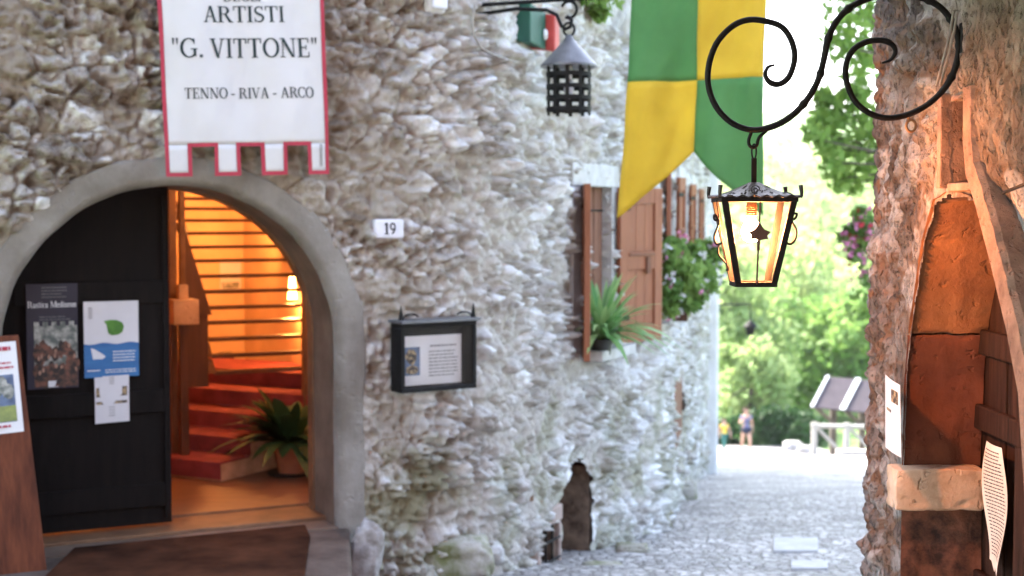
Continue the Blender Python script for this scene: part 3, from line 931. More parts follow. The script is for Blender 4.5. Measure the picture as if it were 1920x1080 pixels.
quadA(mb, 416, 530, 448, 540, 4.384, 1, .003)
o = mb.build('wall_notice', [M['poster_white'], M['photo_grey']]); tag(o, 'white notice on the glowing wall behind the open stair', 'notice')
mb = MB()
t0, z1 = hitA(404, 678, 4.1); t1, z0 = hitA(444, 702, 4.1)
mb.box(FA, t0, t1, 4.0, 4.2, z0, z1)
mb.box(FA, t0 + .03, t1 - .03, 4.06, 4.14, max(.53, z0 - .2), z0 - .001)
o = mb.build('black_case', M['pot_black'], bevel=.01); tag(o, 'small black case behind the lowest stair treads', 'case')

# indoor lamps: lit shades with a lamp inside each
def room_lamp(px, py, d, r, h, watts, label, drop=False, colr=(1, .36, .09)):
    t, z = hitA(px, py, d)
    root = empty('wall_lamp', tuple(FA(t, d, z)), label, 'lamp', 'lamps in the hallway')
    mb = MB(); mb.lathe(FA(t, d, z), [(r * .55, h / 2), (r, -h / 2)], 20)
    mb.build('lamp_shade', M['lamp_shade'], root, smooth=True)
    mb = MB(); mb.lathe(FA(t, d, z), [(.012, h / 2 - .01), (.012, -h * .2), (.0, -h * .2)], 10)
    if drop: mb.tube([FA(t, d, z + h / 2 - .005), FA(t, d, 2.69)], .005, 6)
    else: mb.tube([FA(t, d, z + h / 2 - .01), FA(t, d + .06, z + h / 2 + .02)], .008, 6)
    mb.build('lamp_arm', M['iron'], root, smooth=True)
    L = bpy.data.lights.new('room lamp', 'POINT'); L.energy = watts; L.color = colr; L.shadow_soft_size = .05
    lo = bpy.data.objects.new('room_lamp_light', L); lo.location = FA(t, d, z - h * .75); link(lo, root)
room_lamp(548, 540, 2.75, .035, .16, ROOM_WATTS * .35, 'narrow lit wall lamp at the right of the open stair')
room_lamp(400, 300, 3.3, .10, .14, ROOM_WATTS, 'lit ceiling lamp hanging above the open stair', True)
room_lamp(560, 250, 1.2, .10, .14, ROOM_WATTS * .16, 'lit ceiling lamp hanging just inside the doorway', True, (1, .6, .34))

# ================================================================== plants
def leaves_np(name, pos, size, material, parent, cl=None, aspect=1.7, droop=0.0):
    n = len(pos)
    size = np.asarray(size) * np.ones(n)
    a = rng.normal(size=(n, 3)); a /= np.linalg.norm(a, axis=1)[:, None]
    b = rng.normal(size=(n, 3)); b -= a * (a * b).sum(1)[:, None]; b /= np.linalg.norm(b, axis=1)[:, None]
    L = a * (size * aspect / 2)[:, None]; W_ = b * (size / 2)[:, None]
    v = np.stack([pos - L, pos + W_ * .9, pos + L, pos - W_ * .9], 1).reshape(-1, 3)
    q = np.arange(n * 4).reshape(n, 4)
    if cl is None: cl = rng.random(n)
    c = np.repeat(np.clip(cl, 0, 1), 4)
    ca = np.stack([c, c, c, np.ones_like(c)], -1)
    return np_mesh(name, v, q, material, parent, False, cattr=ca)

def clumps(cs, rs, per, rng_=rng, shell=.5):
    pos, cl = [], []
    for c, r in zip(cs, rs):
        d = rng_.normal(size=(per, 3)); d /= np.linalg.norm(d, axis=1)[:, None]
        rr = r * (shell + (1 - shell) * rng_.random(per)) ** .8 * (.75 + .5 * rng_.random(per))
        pos.append(np.array(c) + d * rr[:, None] * np.array([1, 1, .8])); cl.append(np.clip(rng_.random() * .7 + .5 * (rng_.random(per) - .3), 0, 1))
    return np.concatenate(pos), np.concatenate(cl)

def tree(x, y, zb, height, crown_r, crown_h, label, material, trunk_r=.14, n_cl=34, per=90, lsize=.2, name='tree', group=None, lean=0, bare=.35):
    root = empty(name, (x, y, zb), label, 'tree', group)
    th = height - crown_h * .55
    mb = MB()
    path = [Vector((x + lean * k / 6 + .05 * math.sin(k * 1.3 + x), y + .05 * math.cos(k * 1.7), zb + th * k / 6)) for k in range(7)]
    mb.tube(path, [trunk_r * (1 - .09 * k) for k in range(7)], 9)
    cs, rs = [], []
    cz = zb + height - crown_h / 2
    for k in range(n_cl):
        d = rng.normal(size=3); d /= np.linalg.norm(d)
        u = rng.random() ** .45
        c = np.array([x + lean + d[0] * u * crown_r, y + d[1] * u * crown_r, cz + d[2] * u * crown_h / 2])
        cs.append(c); rs.append((.16 + .16 * rng.random()) * (crown_r + crown_h / 2) * .75)
    for k in range(0, n_cl, 3):
        a = path[3 + k % 4]; e = Vector(cs[k])
        m = a.lerp(e, .5) + Vector((0, 0, .12 * height * .3))
        mb.tube([a, m, e], [trunk_r * .4, trunk_r * .25, trunk_r * .08], 6)
    mb.build('trunk', M['trunk'], root, smooth=True)
    p, cl = clumps(cs, rs, per)
    leaves_np('crown', p, lsize * (.7 + .6 * rng.random(len(p))), material, root, cl)
    return root

def blade_plant(name, base, n, length, width, material, label, spread=1.0, cat='plant', pot=None, direction=None, up=.9):
    root = empty(name, tuple(base), label, cat)
    rows_v, quads, cols = [], [], []
    for i in range(n):
        az = rng.random() * 2 * math.pi
        if direction is not None and rng.random() < .45: az = direction + rng.normal() * .5
        L = length * (.6 + .5 * rng.random()); el = up * (.35 + .85 * rng.random())
        w_ = width * (.7 + .5 * rng.random()); c = rng.random()
        seg = 7; b0 = len(rows_v)
        for k in range(seg + 1):
            u = k / seg
            h = L * (math.sin(el) * u - .62 * spread * u * u * math.cos(el))
            r = .012 + L * spread * math.cos(el) * (u ** 1.1) + .01 * u
            ww = w_ * (math.sin(math.pi * min(1, (u * .92 + .08))) ** .7) * .5
            p = Vector(base) + Vector((math.cos(az) * r, math.sin(az) * r, h)); sd = Vector((-math.sin(az), math.cos(az), 0)) * ww
            rows_v += [tuple(p - sd), tuple(p + sd + Vector((0, 0, .15 * ww)))]
            cols += [c, min(1, c + .25)]
        for k in range(seg): quads.append((b0 + 2 * k, b0 + 2 * k + 1, b0 + 2 * k + 3, b0 + 2 * k + 2))
    ca = np.stack([np.array(cols)] * 3 + [np.ones(len(cols))], -1)
    np_mesh('foliage', np.array(rows_v), np.array(quads), material, root, True, cattr=ca)
    if pot:
        r, h, m = pot
        mb = MB(); mb.lathe((base[0], base[1], base[2] - h), [(.001, 0), (r * .74, 0), (r * .92, h * .78), (r * 1.04, h * .78), (r * 1.06, h), (r * .93, h), (r * .9, h * .9), (.001, h * .9)], 28)
        po = mb.build('pot', m, root, smooth=False)
        mb = MB(); mb.lathe((base[0], base[1], base[2] - h), [(r * .9, h * .885), (.001, h * .91)], 20); mb.build('soil', M['mat_coir'], po)
    return root

pp = on_plane(547, 884, Vector((0, 0, .012)), Vector((0, 0, 1)))
blade_plant('potted_plant', (pp.x, pp.y, .012 + .165), 80, .56, .10, M['leaf_indoor'], 'leafy green plant in a terracotta pot beside the red indoor steps', 1.0, pot=(.115, .165, M['terracotta']), direction=math.pi, up=1.0)
mb = MB(); mb.lathe((pp.x, pp.y, 0), [(.001, .001), (.15, .001), (.155, .011), (.001, .011)], 24)
o = mb.build('pot_saucer', M['pot_black']); tag(o, 'dark saucer under the terracotta pot indoors', 'saucer')
mb = MB()
b0 = on_plane(478, 882, Vector((0, 0, 0)), Vector((0, 0, 1)))
T = lambda a, b, c: Vector((b0.x, b0.y + .12, 0)) + tA * a - nA * b + Vector((0, 0, c))
mb.box(T, -.045, .085, -.02, .12, .001, .20)
o = mb.build('stone_block', M['impost'], bevel=.012); tag(o, 'pale stone block between the red steps and the potted plant', 'block')

# spider plant on the window sill
sp_ = at(1122, 640, 9.55)
blade_plant('potted_plant', (sp_.x + .01, sp_.y - .06, sp_.z + .02), 130, .62, .038, M['leaf_plant'], 'spider plant with arching striped leaves in a black pot on the window sill', 1.0, pot=(.085, .15, M['pot_black']), up=1.0)

def flower_bush(name, cs, rs, per, lsize, label, material, fl, cat='plant', stem_from=None):
    c0 = np.mean(np.array(cs), 0)
    root = empty(name, tuple(c0 if stem_from is None else stem_from), label, cat)
    p, cl = clumps(cs, rs, per, shell=.3)
    leaves_np('foliage', p, lsize * (.7 + .6 * rng.random(len(p))), material, root, cl)
    for fmat, n, fs, nm in fl:
        q, _ = clumps(cs, [r * 1.08 for r in rs], max(1, n // len(cs)), shell=.85)
        for c_ in q:
            leaves_np(nm, c_ + rng.normal(size=(6, 3)) * fs * .45, fs, fmat, root, aspect=1.1)
    return root
def P3(px, py, Y): 
    p = at(px, py, Y); return (p.x, p.y, p.z)
root = flower_bush('window_flowers',
    [P3(1258, 500, 10.9), P3(1290, 480, 11.2), P3(1308, 520, 11.2), P3(1278, 545, 11.0), P3(1322, 495, 11.4), P3(1258, 465, 11.0), P3(1296, 560, 11.1), P3(1322, 535, 11.3), P3(1252, 535, 10.8), P3(1246, 478, 10.8), P3(1254, 582, 10.8), P3(1326, 470, 11.4), P3(1250, 555, 10.8), P3(1285, 515, 10.9)],
    [.15, .16, .17, .16, .13, .12, .13, .11, .12, .10, .07, .11, .10, .15], 210, .05, 'leafy pink and white flowers hanging from a window box on the stone wall', M['leaf_bright'],
    [(M['petal'], 40, .042, 'blossom'), (M['petal_white'], 48, .05, 'white_blossom')])
mb = MB()
a, _ = LW.hit(1240, 560); bx = LW.P(a + .1, .0, 0)
T = lambda s, o_, z: LW.P(s, o_, z)
mb.box(T, a + .05, a + .75, .02, .20, .80, .96)
mb.build('planter_box', M['stair_wood'], root)

# creeper at the top of the picture
sc_, zc_ = LW.hit(1092, 10)
cs = [tuple(LW.P(sc_ + dx, .10, zc_ + dz)) for dx, dz in ((0, .1), (-.25, .05), (.25, .12), (.05, -.04), (-.1, .3), (.35, .35), (-.35, .35), (.1, .55))]
flower_bush('creeper', cs, [.13, .10, .12, .07, .16, .16, .16, .2], 110, .05, 'bright green creeper hanging on the wall above the cone lantern', M['leaf_bright'], [])

# ================================================================== LETTERS
def arc(cx, cy, rx, ry, a0, a1, n=18):
    return [(cx + rx * math.cos(rad(a0 + (a1 - a0) * k / n)), cy + ry * math.sin(rad(a0 + (a1 - a0) * k / n))) for k in range(n + 1)]
TH, TN, SF = .155, .06, .05
def bar(x0, y0, x1, y1): return [(x0, y0), (x1, y0), (x1, y1), (x0, y1)]
def slant(x0, x1, w_): return [(x0 - w_ / 2, 0), (x0 + w_ / 2, 0), (x1 + w_ / 2, 1), (x1 - w_ / 2, 1)]
def nib(pts, f=None):
    out = []
    n = len(pts)
    L = []
    for i, (x, y) in enumerate(pts):
        a, b = pts[max(0, i - 1)], pts[min(n - 1, i + 1)]
        tx, ty = b[0] - a[0], b[1] - a[1]; l = math.hypot(tx, ty) or 1
        tx, ty = tx / l, ty / l
        w_ = (f(i / (n - 1)) if f else TN + (TH - TN) * abs(ty) ** 1.5) / 2
        L.append(((x - ty * w_, y + tx * w_), (x + ty * w_, y - tx * w_)))
    for (a, b), (c, d) in zip(L[:-1], L[1:]): out.append([a, b, d, c])
    return out
def stem_(x, y0=0, y1=1, s=True):
    o = [bar(x - TH / 2, y0, x + TH / 2, y1)]
    if s: o += [bar(x - .17, y0, x + .17, y0 + SF), bar(x - .17, y1 - SF, x + .17, y1)]
    return o
G = {}
G['I'] = (.40, stem_(.20))
G['T'] = (.80, [bar(.40 - TH / 2, 0, .40 + TH / 2, 1), bar(.24, 0, .56, SF), bar(.04, 1 - TN, .76, 1), bar(.04, .74, .10, 1), bar(.70, .74, .76, 1)])
G['L'] = (.70, stem_(.20) + [bar(.2, 0, .66, TN), bar(.60, 0, .66, .28)])
G['E'] = (.76, stem_(.20) + [bar(.2, 0, .70, TN), bar(.2, 1 - TN, .66, 1), bar(.2, .48, .54, .48 + TN), bar(.64, 0, .70, .27), bar(.60, .75, .66, 1), bar(.49, .38, .54, .64)])
G['A'] = (.86, [slant(.14, .42, TN + .015), slant(.72, .44, TH), bar(.22, .32, .62, .32 + TN), bar(.02, 0, .28, SF), bar(.56, 0, .86, SF)])
G['V'] = (.86, [[(.14 - TH / 2, 1), (.14 + TH / 2, 1), (.43 + TH / 2, 0), (.43 - TH / 2, 0)], [(.70 - .035, 1), (.70 + .035, 1), (.46, 0), (.40, 0)], bar(.0, 1 - SF, .30, 1), bar(.56, 1 - SF, .84, 1)])
G['N'] = (.98, [bar(.18 - TN / 2, 0, .18 + TN / 2, 1), bar(.80 - TN / 2, 0, .80 + TN / 2, 1), [(.10, 1), (.28, 1), (.83, 0), (.68, 0)], bar(.03, 0, .33, SF), bar(.65, 1 - SF, .95, 1), bar(.02, 1 - SF, .2, 1)])
G['O'] = (.96, nib(arc(.48, .5, .38, .48, 0, 360, 32)))
G['C'] = (.86, nib(arc(.48, .5, .38, .48, 42, 318, 28)) + [bar(.72, .70, .78, .98)])
G['G'] = (.96, nib(arc(.48, .5, .38, .48, 42, 310, 28)) + [bar(.72, .70, .78, .98), bar(.70, .06, .70 + TH, .44), bar(.56, .42, .94, .42 + SF)])
G['D'] = (.92, stem_(.20) + nib([(.2, .97)] + arc(.42, .5, .38, .47, 90, -90, 18) + [(.2, .03)]))
G['R'] = (.90, stem_(.20) + nib([(.2, .97)] + arc(.42, .745, .22, .225, 90, -90, 12) + [(.2, .52)]) + [[(.40, .53), (.55, .53), (.86, 0), (.68, 0)], bar(.66, 0, .92, SF)])
G['S'] = (.66, nib(arc(.34, .745, .22, .215, 35, 250, 14) + arc(.33, .26, .24, .225, 80, -150, 16), lambda u: TN + .095 * math.sin(math.pi * u) ** 2) + [bar(.51, .74, .56, .99), bar(.08, .01, .13, .28)])
G['M'] = (1.1, [bar(.18 - TN / 2, 0, .18 + TN / 2, 1), bar(.86, 0, .86 + TH, 1), [(.10, 1), (.28, 1), (.60, 0), (.50, 0)], [(.86, 1), (.96, 1), (.58, 0), (.50, 0)], bar(.03, 0, .33, SF), bar(.78, 0, 1.08, SF)])
G['-'] = (.50, [bar(.06, .34, .42, .44)])
G['.'] = (.36, [bar(.08, 0, .25, .16)])
G['"'] = (.44, [[(.06, 1.02), (.18, 1.02), (.14, .68), (.10, .68)], [(.26, 1.02), (.38, 1.02), (.34, .68), (.30, .68)]])
G[' '] = (.34, [])
G['1'] = (.52, [bar(.18, 0, .36, 1), bar(.06, 0, .48, .08), [(.18, 1), (.18, .84), (.04, .78), (.04, .86)]])
G['9'] = (.66, nib(arc(.32, .68, .21, .27, 0, 360, 22), lambda u: .13) + nib(arc(.10, .62, .43, .58, 5, -75, 12), lambda u: .13))
for ch, (w_, h_) in {'u': (.5, [bar(.06, .0, .18, .62), bar(.32, 0, .44, .62), bar(.06, 0, .44, .08)]), 's': (.42, [bar(.06, .54, .36, .62), bar(.06, .3, .18, .6), bar(.06, .27, .36, .35), bar(.24, .04, .36, .3), bar(.06, 0, .36, .08)]),
                     't': (.36, [bar(.1, 0, .22, .85), bar(.02, .54, .34, .62), bar(.1, 0, .32, .08)]), 'i': (.26, [bar(.07, 0, .19, .62), bar(.07, .76, .19, .88)]),
                     'c': (.42, [bar(.06, 0, .18, .62), bar(.06, .54, .36, .62), bar(.06, 0, .36, .08)]), 'o': (.5, [bar(.06, 0, .18, .62), bar(.32, 0, .44, .62), bar(.06, .54, .44, .62), bar(.06, 0, .44, .08)]),
                     'e': (.46, [bar(.06, 0, .18, .62), bar(.06, .54, .4, .62), bar(.06, .28, .4, .35), bar(.3, .3, .4, .6), bar(.06, 0, .4, .08)]),
                     'd': (.5, [bar(.06, 0, .18, .62), bar(.32, 0, .44, .95), bar(.06, .54, .44, .62), bar(.06, 0, .44, .08)]), 'v': (.5, [bar(.06, .06, .18, .66), bar(.32, .06, .44, .62), bar(.14, 0, .38, .08)])}.items():
    G[ch] = (w_, h_)
def text_polys(s, x0, x1, y_base, cap):
    """polygons in a y-down layout: text S fitted from X0 to X1, baseline Y_BASE, cap height CAP"""
    tot = sum(G[c][0] for c in s)
    k = (x1 - x0) / tot; x = x0; out = []
    for c in s:
        w_, ps = G[c]
        for p in ps: out.append([(x + a * k, y_base - b * cap) for a, b in p])
        x += w_ * k
    return out
def put_polys(mb, polys, f, mi=0, lift=.0015):
    for i, p in enumerate(polys):
        mb.poly([f(a, b, lift + .00012 * (i % 9)) for a, b in p], mi)

# ================================================================== BANNER over the door
def bwave(u, v):
    return .010 * math.sin(u * 7 + v * 1.6 + .4) + .009 * math.sin(u * 13 - v * 3.1) * (.5 + .5 * math.sin(v * 2 + u)) + .004 * math.sin(u * 27 + v * 9) + .02 * math.sin(v * 2.1 + .6)
BO = -.13                                        # hangs this far in front of the facade
bt = {}
for nm, (x, y) in {'tl': (297, 0), 'tr': (600, 0), 'bl': (313, 328), 'br': (613, 323)}.items():
    bt[nm] = hitA(x, y, BO)
def BN(x, y, lift=0.0):
    """banner layout: x 0..300 across, y 0 (picture top) .. 325 (bottom), to the world"""
    u, v = x / 300, y / 325
    tz = [(bt['tl'][k] * (1 - u) + bt['tr'][k] * u) * (1 - v) + (bt['bl'][k] * (1 - u) + bt['br'][k] * u) * v for k in (0, 1)]
    return FA(tz[0], BO - bwave(u, v) - lift, tz[1])
ban = empty('banner', tuple(BN(150, 325)), 'white cloth banner with red border and black lettering hanging above the arched door', 'banner')
teeth = [(0, 42), (90, 131), (178, 218), (264, 300)]
XB = sorted({0, 300, 42, 90, 131, 178, 218, 264}); TOPY, NOTCH, BOT = -230, 270, 325
xs_ = []
for a, b in zip(XB[:-1], XB[1:]):
    n = 6; xs_ += [a + (b - a) * k / n for k in range(n)]
xs_.append(300)
ys_ = [TOPY + (NOTCH - TOPY) * k / 50 for k in range(51)]
mb = MB()
mb.grid([[BN(x, y) for x in xs_] for y in ys_])
for a, b in teeth:
    mb.grid([[BN(a + (b - a) * k / 6, NOTCH + (BOT - NOTCH) * j / 5) for k in range(7)] for j in range(6)])
cl_ = mb.build('cloth', M['cloth_white'], ban, smooth=True)
sm = cl_.modifiers.new('thick', 'SOLIDIFY'); sm.thickness = .002; sm.offset = 0
outline = [(0, TOPY), (0, BOT)]
seqx = []
for i, (a, b) in enumerate(teeth):
    outline += [(a, BOT), (b, BOT)] if a > 0 else [(b, BOT)]
    if i < 3: outline += [(b, NOTCH), (teeth[i + 1][0], NOTCH)]
outline += [(300, TOPY)]
mb = MB(); bwid = 3.6
def strip(x0, y0, x1, y1):
    n = max(2, int(max(x1 - x0, y1 - y0) / 8))
    if x1 - x0 > y1 - y0: mb.grid([[BN(x0 + (x1 - x0) * k / n, y, .003) for k in range(n + 1)] for y in (y0, y1)])
    else: mb.grid([[BN(x, y0 + (y1 - y0) * k / n, .0035) for x in (x0, x1)] for k in range(n + 1)])
for (x0, y0), (x1, y1) in zip(outline[:-1], outline[1:]):
    if abs(x0 - x1) < 1e-6:
        strip(x0 - bwid, min(y0, y1) - bwid, x0 + bwid, max(y0, y1) + bwid)
    else:
        strip(min(x0, x1) - bwid, y0 - bwid, max(x0, x1) + bwid, y0 + bwid)
mb.build('border', M['cloth_red'], ban)
mb = MB()
for s, a, b, y, cp in (('DEGLI', 116, 186, 3, 20), ('ARTISTI', 76, 229, 42, 30), ('"G. VITTONE"', 16, 289, 108, 36), ('TENNO - RIVA - ARCO', 35, 278, 184, 20)):
    mb = MB(); put_polys(mb, text_polys(s, a, b, y, cp), BN, 0, .0042); mb.build('lettering', M['ink'], ban)
mb = MB()
for k in range(14): mb.poly([BN(284 + dx, 272 + k * 3 + dy, .0042) for dx, dy in ((0, 0), (6, 0), (6, 1.6), (0, 1.6))], 1)
mb.build('printers_mark', [M['ink'], M['ink_grey']], ban)
mb = MB(); mb.tube([BN(-14, TOPY, 0), BN(314, TOPY, 0)], .014, 10)
for x in (10, 290): mb.tube([BN(x, TOPY, 0), BN(x, TOPY - 20, -.0), BN(x, TOPY - 20, -.16)], .006, 6)
mb.build('rod', M['iron'], ban, smooth=True)

# ================================================================== papers on the door
def sheet_on_door(name, x0, y0, x1, y1, layers, label, cat='poster', d=LD - .024, tilt=0):
    """layers: (material, [polygon lists in 0..1 layout, y down])"""
    t0, z1 = hitA(x0, y0, d); t1, z0 = hitA(x1, y1, d)
    def f(u, v, lift):
        return FA(t0 + (t1 - t0) * u, d - lift - .004 * math.sin(u * 3 + v * 2), z1 + (z0 - z1) * v + tilt * (u - .5))
    mb = MB(); mats = []
    mb.grid([[f(i / 6, j / 8, 0) for i in range(7)] for j in range(9)], 0)
    mats.append(layers[0])
    for k, (m, polys) in enumerate(layers[1:]):
        mats.append(m)
        for i, p in enumerate(polys): mb.poly([f(a, b, .0012 + .0009 * k + .00008 * (i % 9)) for a, b in p], k + 1)
    o = mb.build(name, mats)
    s = o.modifiers.new('thick', 'SOLIDIFY'); s.thickness = .0006; s.offset = -1
    return tag(o, label, cat)
def lines(x0, x1, y0, y1, n, h=.4, seed=0, ragged=.25):
    r = random.Random(seed); out = []
    for k in range(n):
        y = y0 + (y1 - y0) * k / n; hh = (y1 - y0) / n * h; x = x0
        e = x1 - (x1 - x0) * ragged * r.random()
        while x < e:
            wd = (x1 - x0) * (.05 + .12 * r.random())
            out.append([(x, y), (min(x + wd, e), y), (min(x + wd, e), y + hh), (x, y + hh)]); x += wd + (x1 - x0) * .025
    return out
def blob(cx, cy, rx, ry, n=14, seed=0, j=.15):
    r = random.Random(seed)
    return [(cx + rx * math.cos(2 * math.pi * k / n) * (1 - j + 2 * j * r.random()), cy + ry * math.sin(2 * math.pi * k / n) * (1 - j + 2 * j * r.random())) for k in range(n)]
rr_ = random.Random(5)
batt = [[(.14, .40), (.98, .40), (.98, .98), (.14, .98)]]
crow = []
for k in range(26): crow.append(blob(.18 + .78 * rr_.random(), .58 + .36 * rr_.random(), .06 + .05 * rr_.random(), .05 + .04 * rr_.random(), 10, k))
heads = [blob(.2 + .74 * rr_.random(), .55 + .32 * rr_.random(), .028, .024, 8, k) for k in range(14)]
sheet_on_door('poster', 48, 533, 148, 726, [M['poster_navy'],
    (M['ink_grey'], lines(.3, .8, .03, .15, 4, .4, 1) + lines(.25, .9, .31, .36, 2, .4, 2)),
    (M['paper'], text_polys('Rustico Medioevo', .02, .97, .225, .06)),
    (M['photo_grey'], batt + [bar(.14 + .17 * k, .36, .24 + .17 * k, .401) for k in range(5)]),
    (M['photo_dark'], crow + [bar(.14, .78, .98, .98)]), (M['skin_print'], heads), (M['paper'], [bar(.40, .925, .60, .985)])],
    'dark poster with medieval lettering and a crowd photo on the dark door')
wave = [(0, 1), (0, .56)] + [(k / 12, .555 + .012 * math.sin(k * 1.1)) for k in range(13)] + [(1, 1)]
lf = [(.36, .26), (.48, .245), (.60, .25), (.70, .285), (.73, .34), (.70, .41), (.62, .445), (.50, .45), (.44, .42), (.42, .36), (.41, .31)]
sheet_on_door('poster', 156, 566, 261, 704, [M['poster_white'], (M['poster_blue'], [wave]), (M['poster_green'], [lf]),
    (M['paper'], lines(.52, .97, .66, .82, 4, .35, 8) + lines(.05, .3, .90, .93, 1, .5, 3) + lines(.38, .97, .90, .96, 2, .4, 4)), (M['ink_grey'], lines(.08, .16, .08, .24, 5, .3, 5, 0))],
    'white and blue poster with a green leaf on the dark door')
sheet_on_door('notice', 177, 706, 243, 790, [M['poster_white'], (M['photo_tan'], [bar(.04, .24, .94, .44), bar(.04, .54, .94, .60)]),
    (M['ink_grey'], lines(.42, .56, .03, .2, 4, .3, 4, 0) + lines(.40, .58, .66, .9, 4, .25, 6, 0))], 'small white notice with a strip of pictures below the leaf poster', 'notice', tilt=.004)

# ================================================================== wooden signboard at the left edge
dB = -.30
def SB(x, y, d=dB): 
    t, z = hitA(x, y, d); return t, z
(t0, z1), (t1, z0) = SB(-130, 640), SB(100, 1140)
tx1, _ = SB(45, 640)
sb = empty('signboard', tuple(FA(t0, dB, z0)), 'reddish brown wooden signboard with a white poster at the left edge', 'sign')
mb = MB()
zg = float(gz(6.5))
(ta, za), (tb_, zb_) = SB(44, 634), SB(98, 1120)
lean = lambda z: .20 * (z - zg) / (za - zg)
def SP(t, z, o=0.0): return FA(t, dB + lean(z) * .9 - o, z)
mb.prism([SP(ta - .62, za - .02), SP(ta, za), SP(tb_, zb_ - .1), SP(tb_ - .66, zb_ - .1)], -nA * .035)
mb.build('board', M['board_wood'], sb, bevel=.004)
mb = MB()
mb.prism([SP(ta - .58, za - .3, -.06), SP(ta - .52, za - .3, -.06), SP(ta - .52, zg - .05, -.36), SP(ta - .58, zg - .05, -.36)], -nA * .03)
mb.build('leg', M['board_wood'], sb)
(pt0, pz1), (pt1, pz0) = SB(-95, 636), SB(50, 820)
(c0t, c0z), (c1t, c1z) = SB(38, 645), SB(51, 815)
mb = MB()
def PS(u, v, lift): 
    tt = (c0t - .36 * (1 - u)) * (1 - v) + (c1t - .36 * (1 - u)) * v
    zz = c0z + (c1z - c0z) * v - .02 * (1 - u)
    return SP(tt, zz, .002 + lift)
mb.grid([[PS(i / 4, j / 4, 0) for i in range(5)] for j in range(5)], 0)
for k, (mi, ps) in enumerate(((1, [bar(.08, .36, .93, .88)]), (2, [blob(.5 + .07 * q, .5 + .06 * math.sin(q * 3), .07, .09, 10, q) for q in range(-5, 6)]), (3, [bar(.55, .70, .93, .87)]), (4, lines(.5, .95, .05, .14, 1, .5, 3) + lines(.5, .95, .22, .32, 2, .4, 7) + lines(.5, .95, .91, .96, 1, .5, 2)))):
    for i, p in enumerate(ps): mb.poly([PS(a, b, .001 * (k + 1) + .0001 * (i % 8)) for a, b in p], mi)
o = mb.build('poster', [M['paper'], M['photo_blue'], M['photo_grey'], M['photo_field'], M['cloth_red']])
tag(o, 'white poster with a blue photo pinned to the reddish signboard', 'poster')

# doormat
mb = MB()
ta_, za_ = hitA(130, 1040, -.02)
T = lambda a, b, c: FA(a, b, c)
ml, mr = hitA(140, 1030, .05)[0], hitA(575, 1010, .05)[0]
zz = float(gz(7.0))
rows = []
nrow = 14
mb.prism([FA(t, d, -.0255) for t, d in ((ml, .07), (mr, .07), (mr - .06, -.2), (mr - .40, -1.15), (ml - .5, -1.15))], Vector((0, 0, .012)))
o = mb.build('doormat', M['mat_coir'], bevel=.006); tag(o, 'worn brown doormat lying in front of the arched doorway', 'doormat')
mb = MB()
mb.prism([FA(t, d, -.5) for t, d in ((TC - HW - .2, -.021), (TC + HW + .06, -.021), (TC + HW - .02, -.25), (TC + HW - .36, -1.25), (TC - HW - .8, -1.25))], Vector((0, 0, .47)))
o = mb.build('landing', mat('dark worn step', (.12, .088, .068), .92, (.055, .038, .028), 6, .006, 40), house, bevel=.02)

# ================================================================== rocks at the foot of the walls
def rock(x, y, z, rx, ry, rz, label, material, seed, name='rock', group='rocks at the foot of the walls', tilt=0):
    n, m_ = 56, 36
    th_, ph = np.meshgrid(np.linspace(0, 2 * np.pi, n, endpoint=False), np.linspace(0, np.pi, m_))
    d = np.stack([np.cos(th_) * np.sin(ph), np.sin(th_) * np.sin(ph), np.cos(ph)], -1)
    e = np.sign(d) * np.abs(d) ** .62
    f = 1 + .22 * (fbm(d[..., 0] * 5 + seed, d[..., 1] * 5 + d[..., 2] * 6, seed + 9, 4) - .5) + .40 * (fbm(d[..., 0] * 1.6 + seed, d[..., 1] * 1.6 + d[..., 2] * 1.9 + seed * 3, seed, 3) - .5)
    p = e * f[..., None] * np.array([rx, ry, rz])
    c, s = math.cos(tilt), math.sin(tilt)
    p = np.stack([p[..., 0] * c - p[..., 2] * s, p[..., 1], p[..., 0] * s + p[..., 2] * c], -1) + np.array([x, y, z])
    i = np.arange(m_ - 1)[:, None] * n; j = np.arange(n)[None, :]
    q = np.stack([i + j, i + (j + 1) % n, i + n + (j + 1) % n, i + n + j], -1).reshape(-1, 4)
    o = np_mesh(name, p.reshape(-1, 3), q, material, None, True)
    return tag(o, label, 'rock', group)
for k, (px, py, Y, rx, rz, lab, m_) in enumerate((
        (684, 1050, 7.36, .085, .20, 'tall pale kerb stone leaning against the right foot of the door arch', 'rock'),
        (850, 1050, 7.95, .22, .14, 'large pale boulder bulging from the wall base below the display case', 'moss_rock'),
        (1130, 1070, 8.75, .14, .05, 'flat mossy stone on the street below the dark recess', 'moss_rock'),
        (1185, 1035, 9.6, .12, .06, 'small mossy stone at the wall foot right of the recess', 'moss_rock'),
        (1285, 930, 14.2, .12, .16, 'dark stone standing at the far wall base', 'moss_rock'))):
    p = at(px, py, Y)
    rock(p.x, p.y, p.z, rx, rx * .8, rz, lab, M[m_], k + 2, tilt=-.15 if k == 0 else 0)
# ================================================================== house number, display case
def wall_frame(px, py, out):
    s, z = LW.hit(px, py, out); p = LW.P(s, out, z); n = LW.n(s)
    n = Vector((float(n[0]), float(n[1]), 0)); t = Vector((-n.y, n.x, 0))
    return p, t, n
p, t_, n_ = wall_frame(731, 429, .07)
TT = lambda a, b, c: p + t_ * a + n_ * b + Vector((0, 0, c))
root = empty('house_number', tuple(p), 'white enamel tile with the number 19 on the stone wall', 'sign')
mb = MB(); mb.box(TT, -.083, .083, -.06, .0, -.052, .052); mb.build('tile', M['tile'], root, bevel=.012)
mb = MB(); put_polys(mb, text_polys('19', -.034, .036, .030, .062), lambda a, b, l: TT(a, l + .001, -b)); mb.build('digits', M['ink_black'], root)

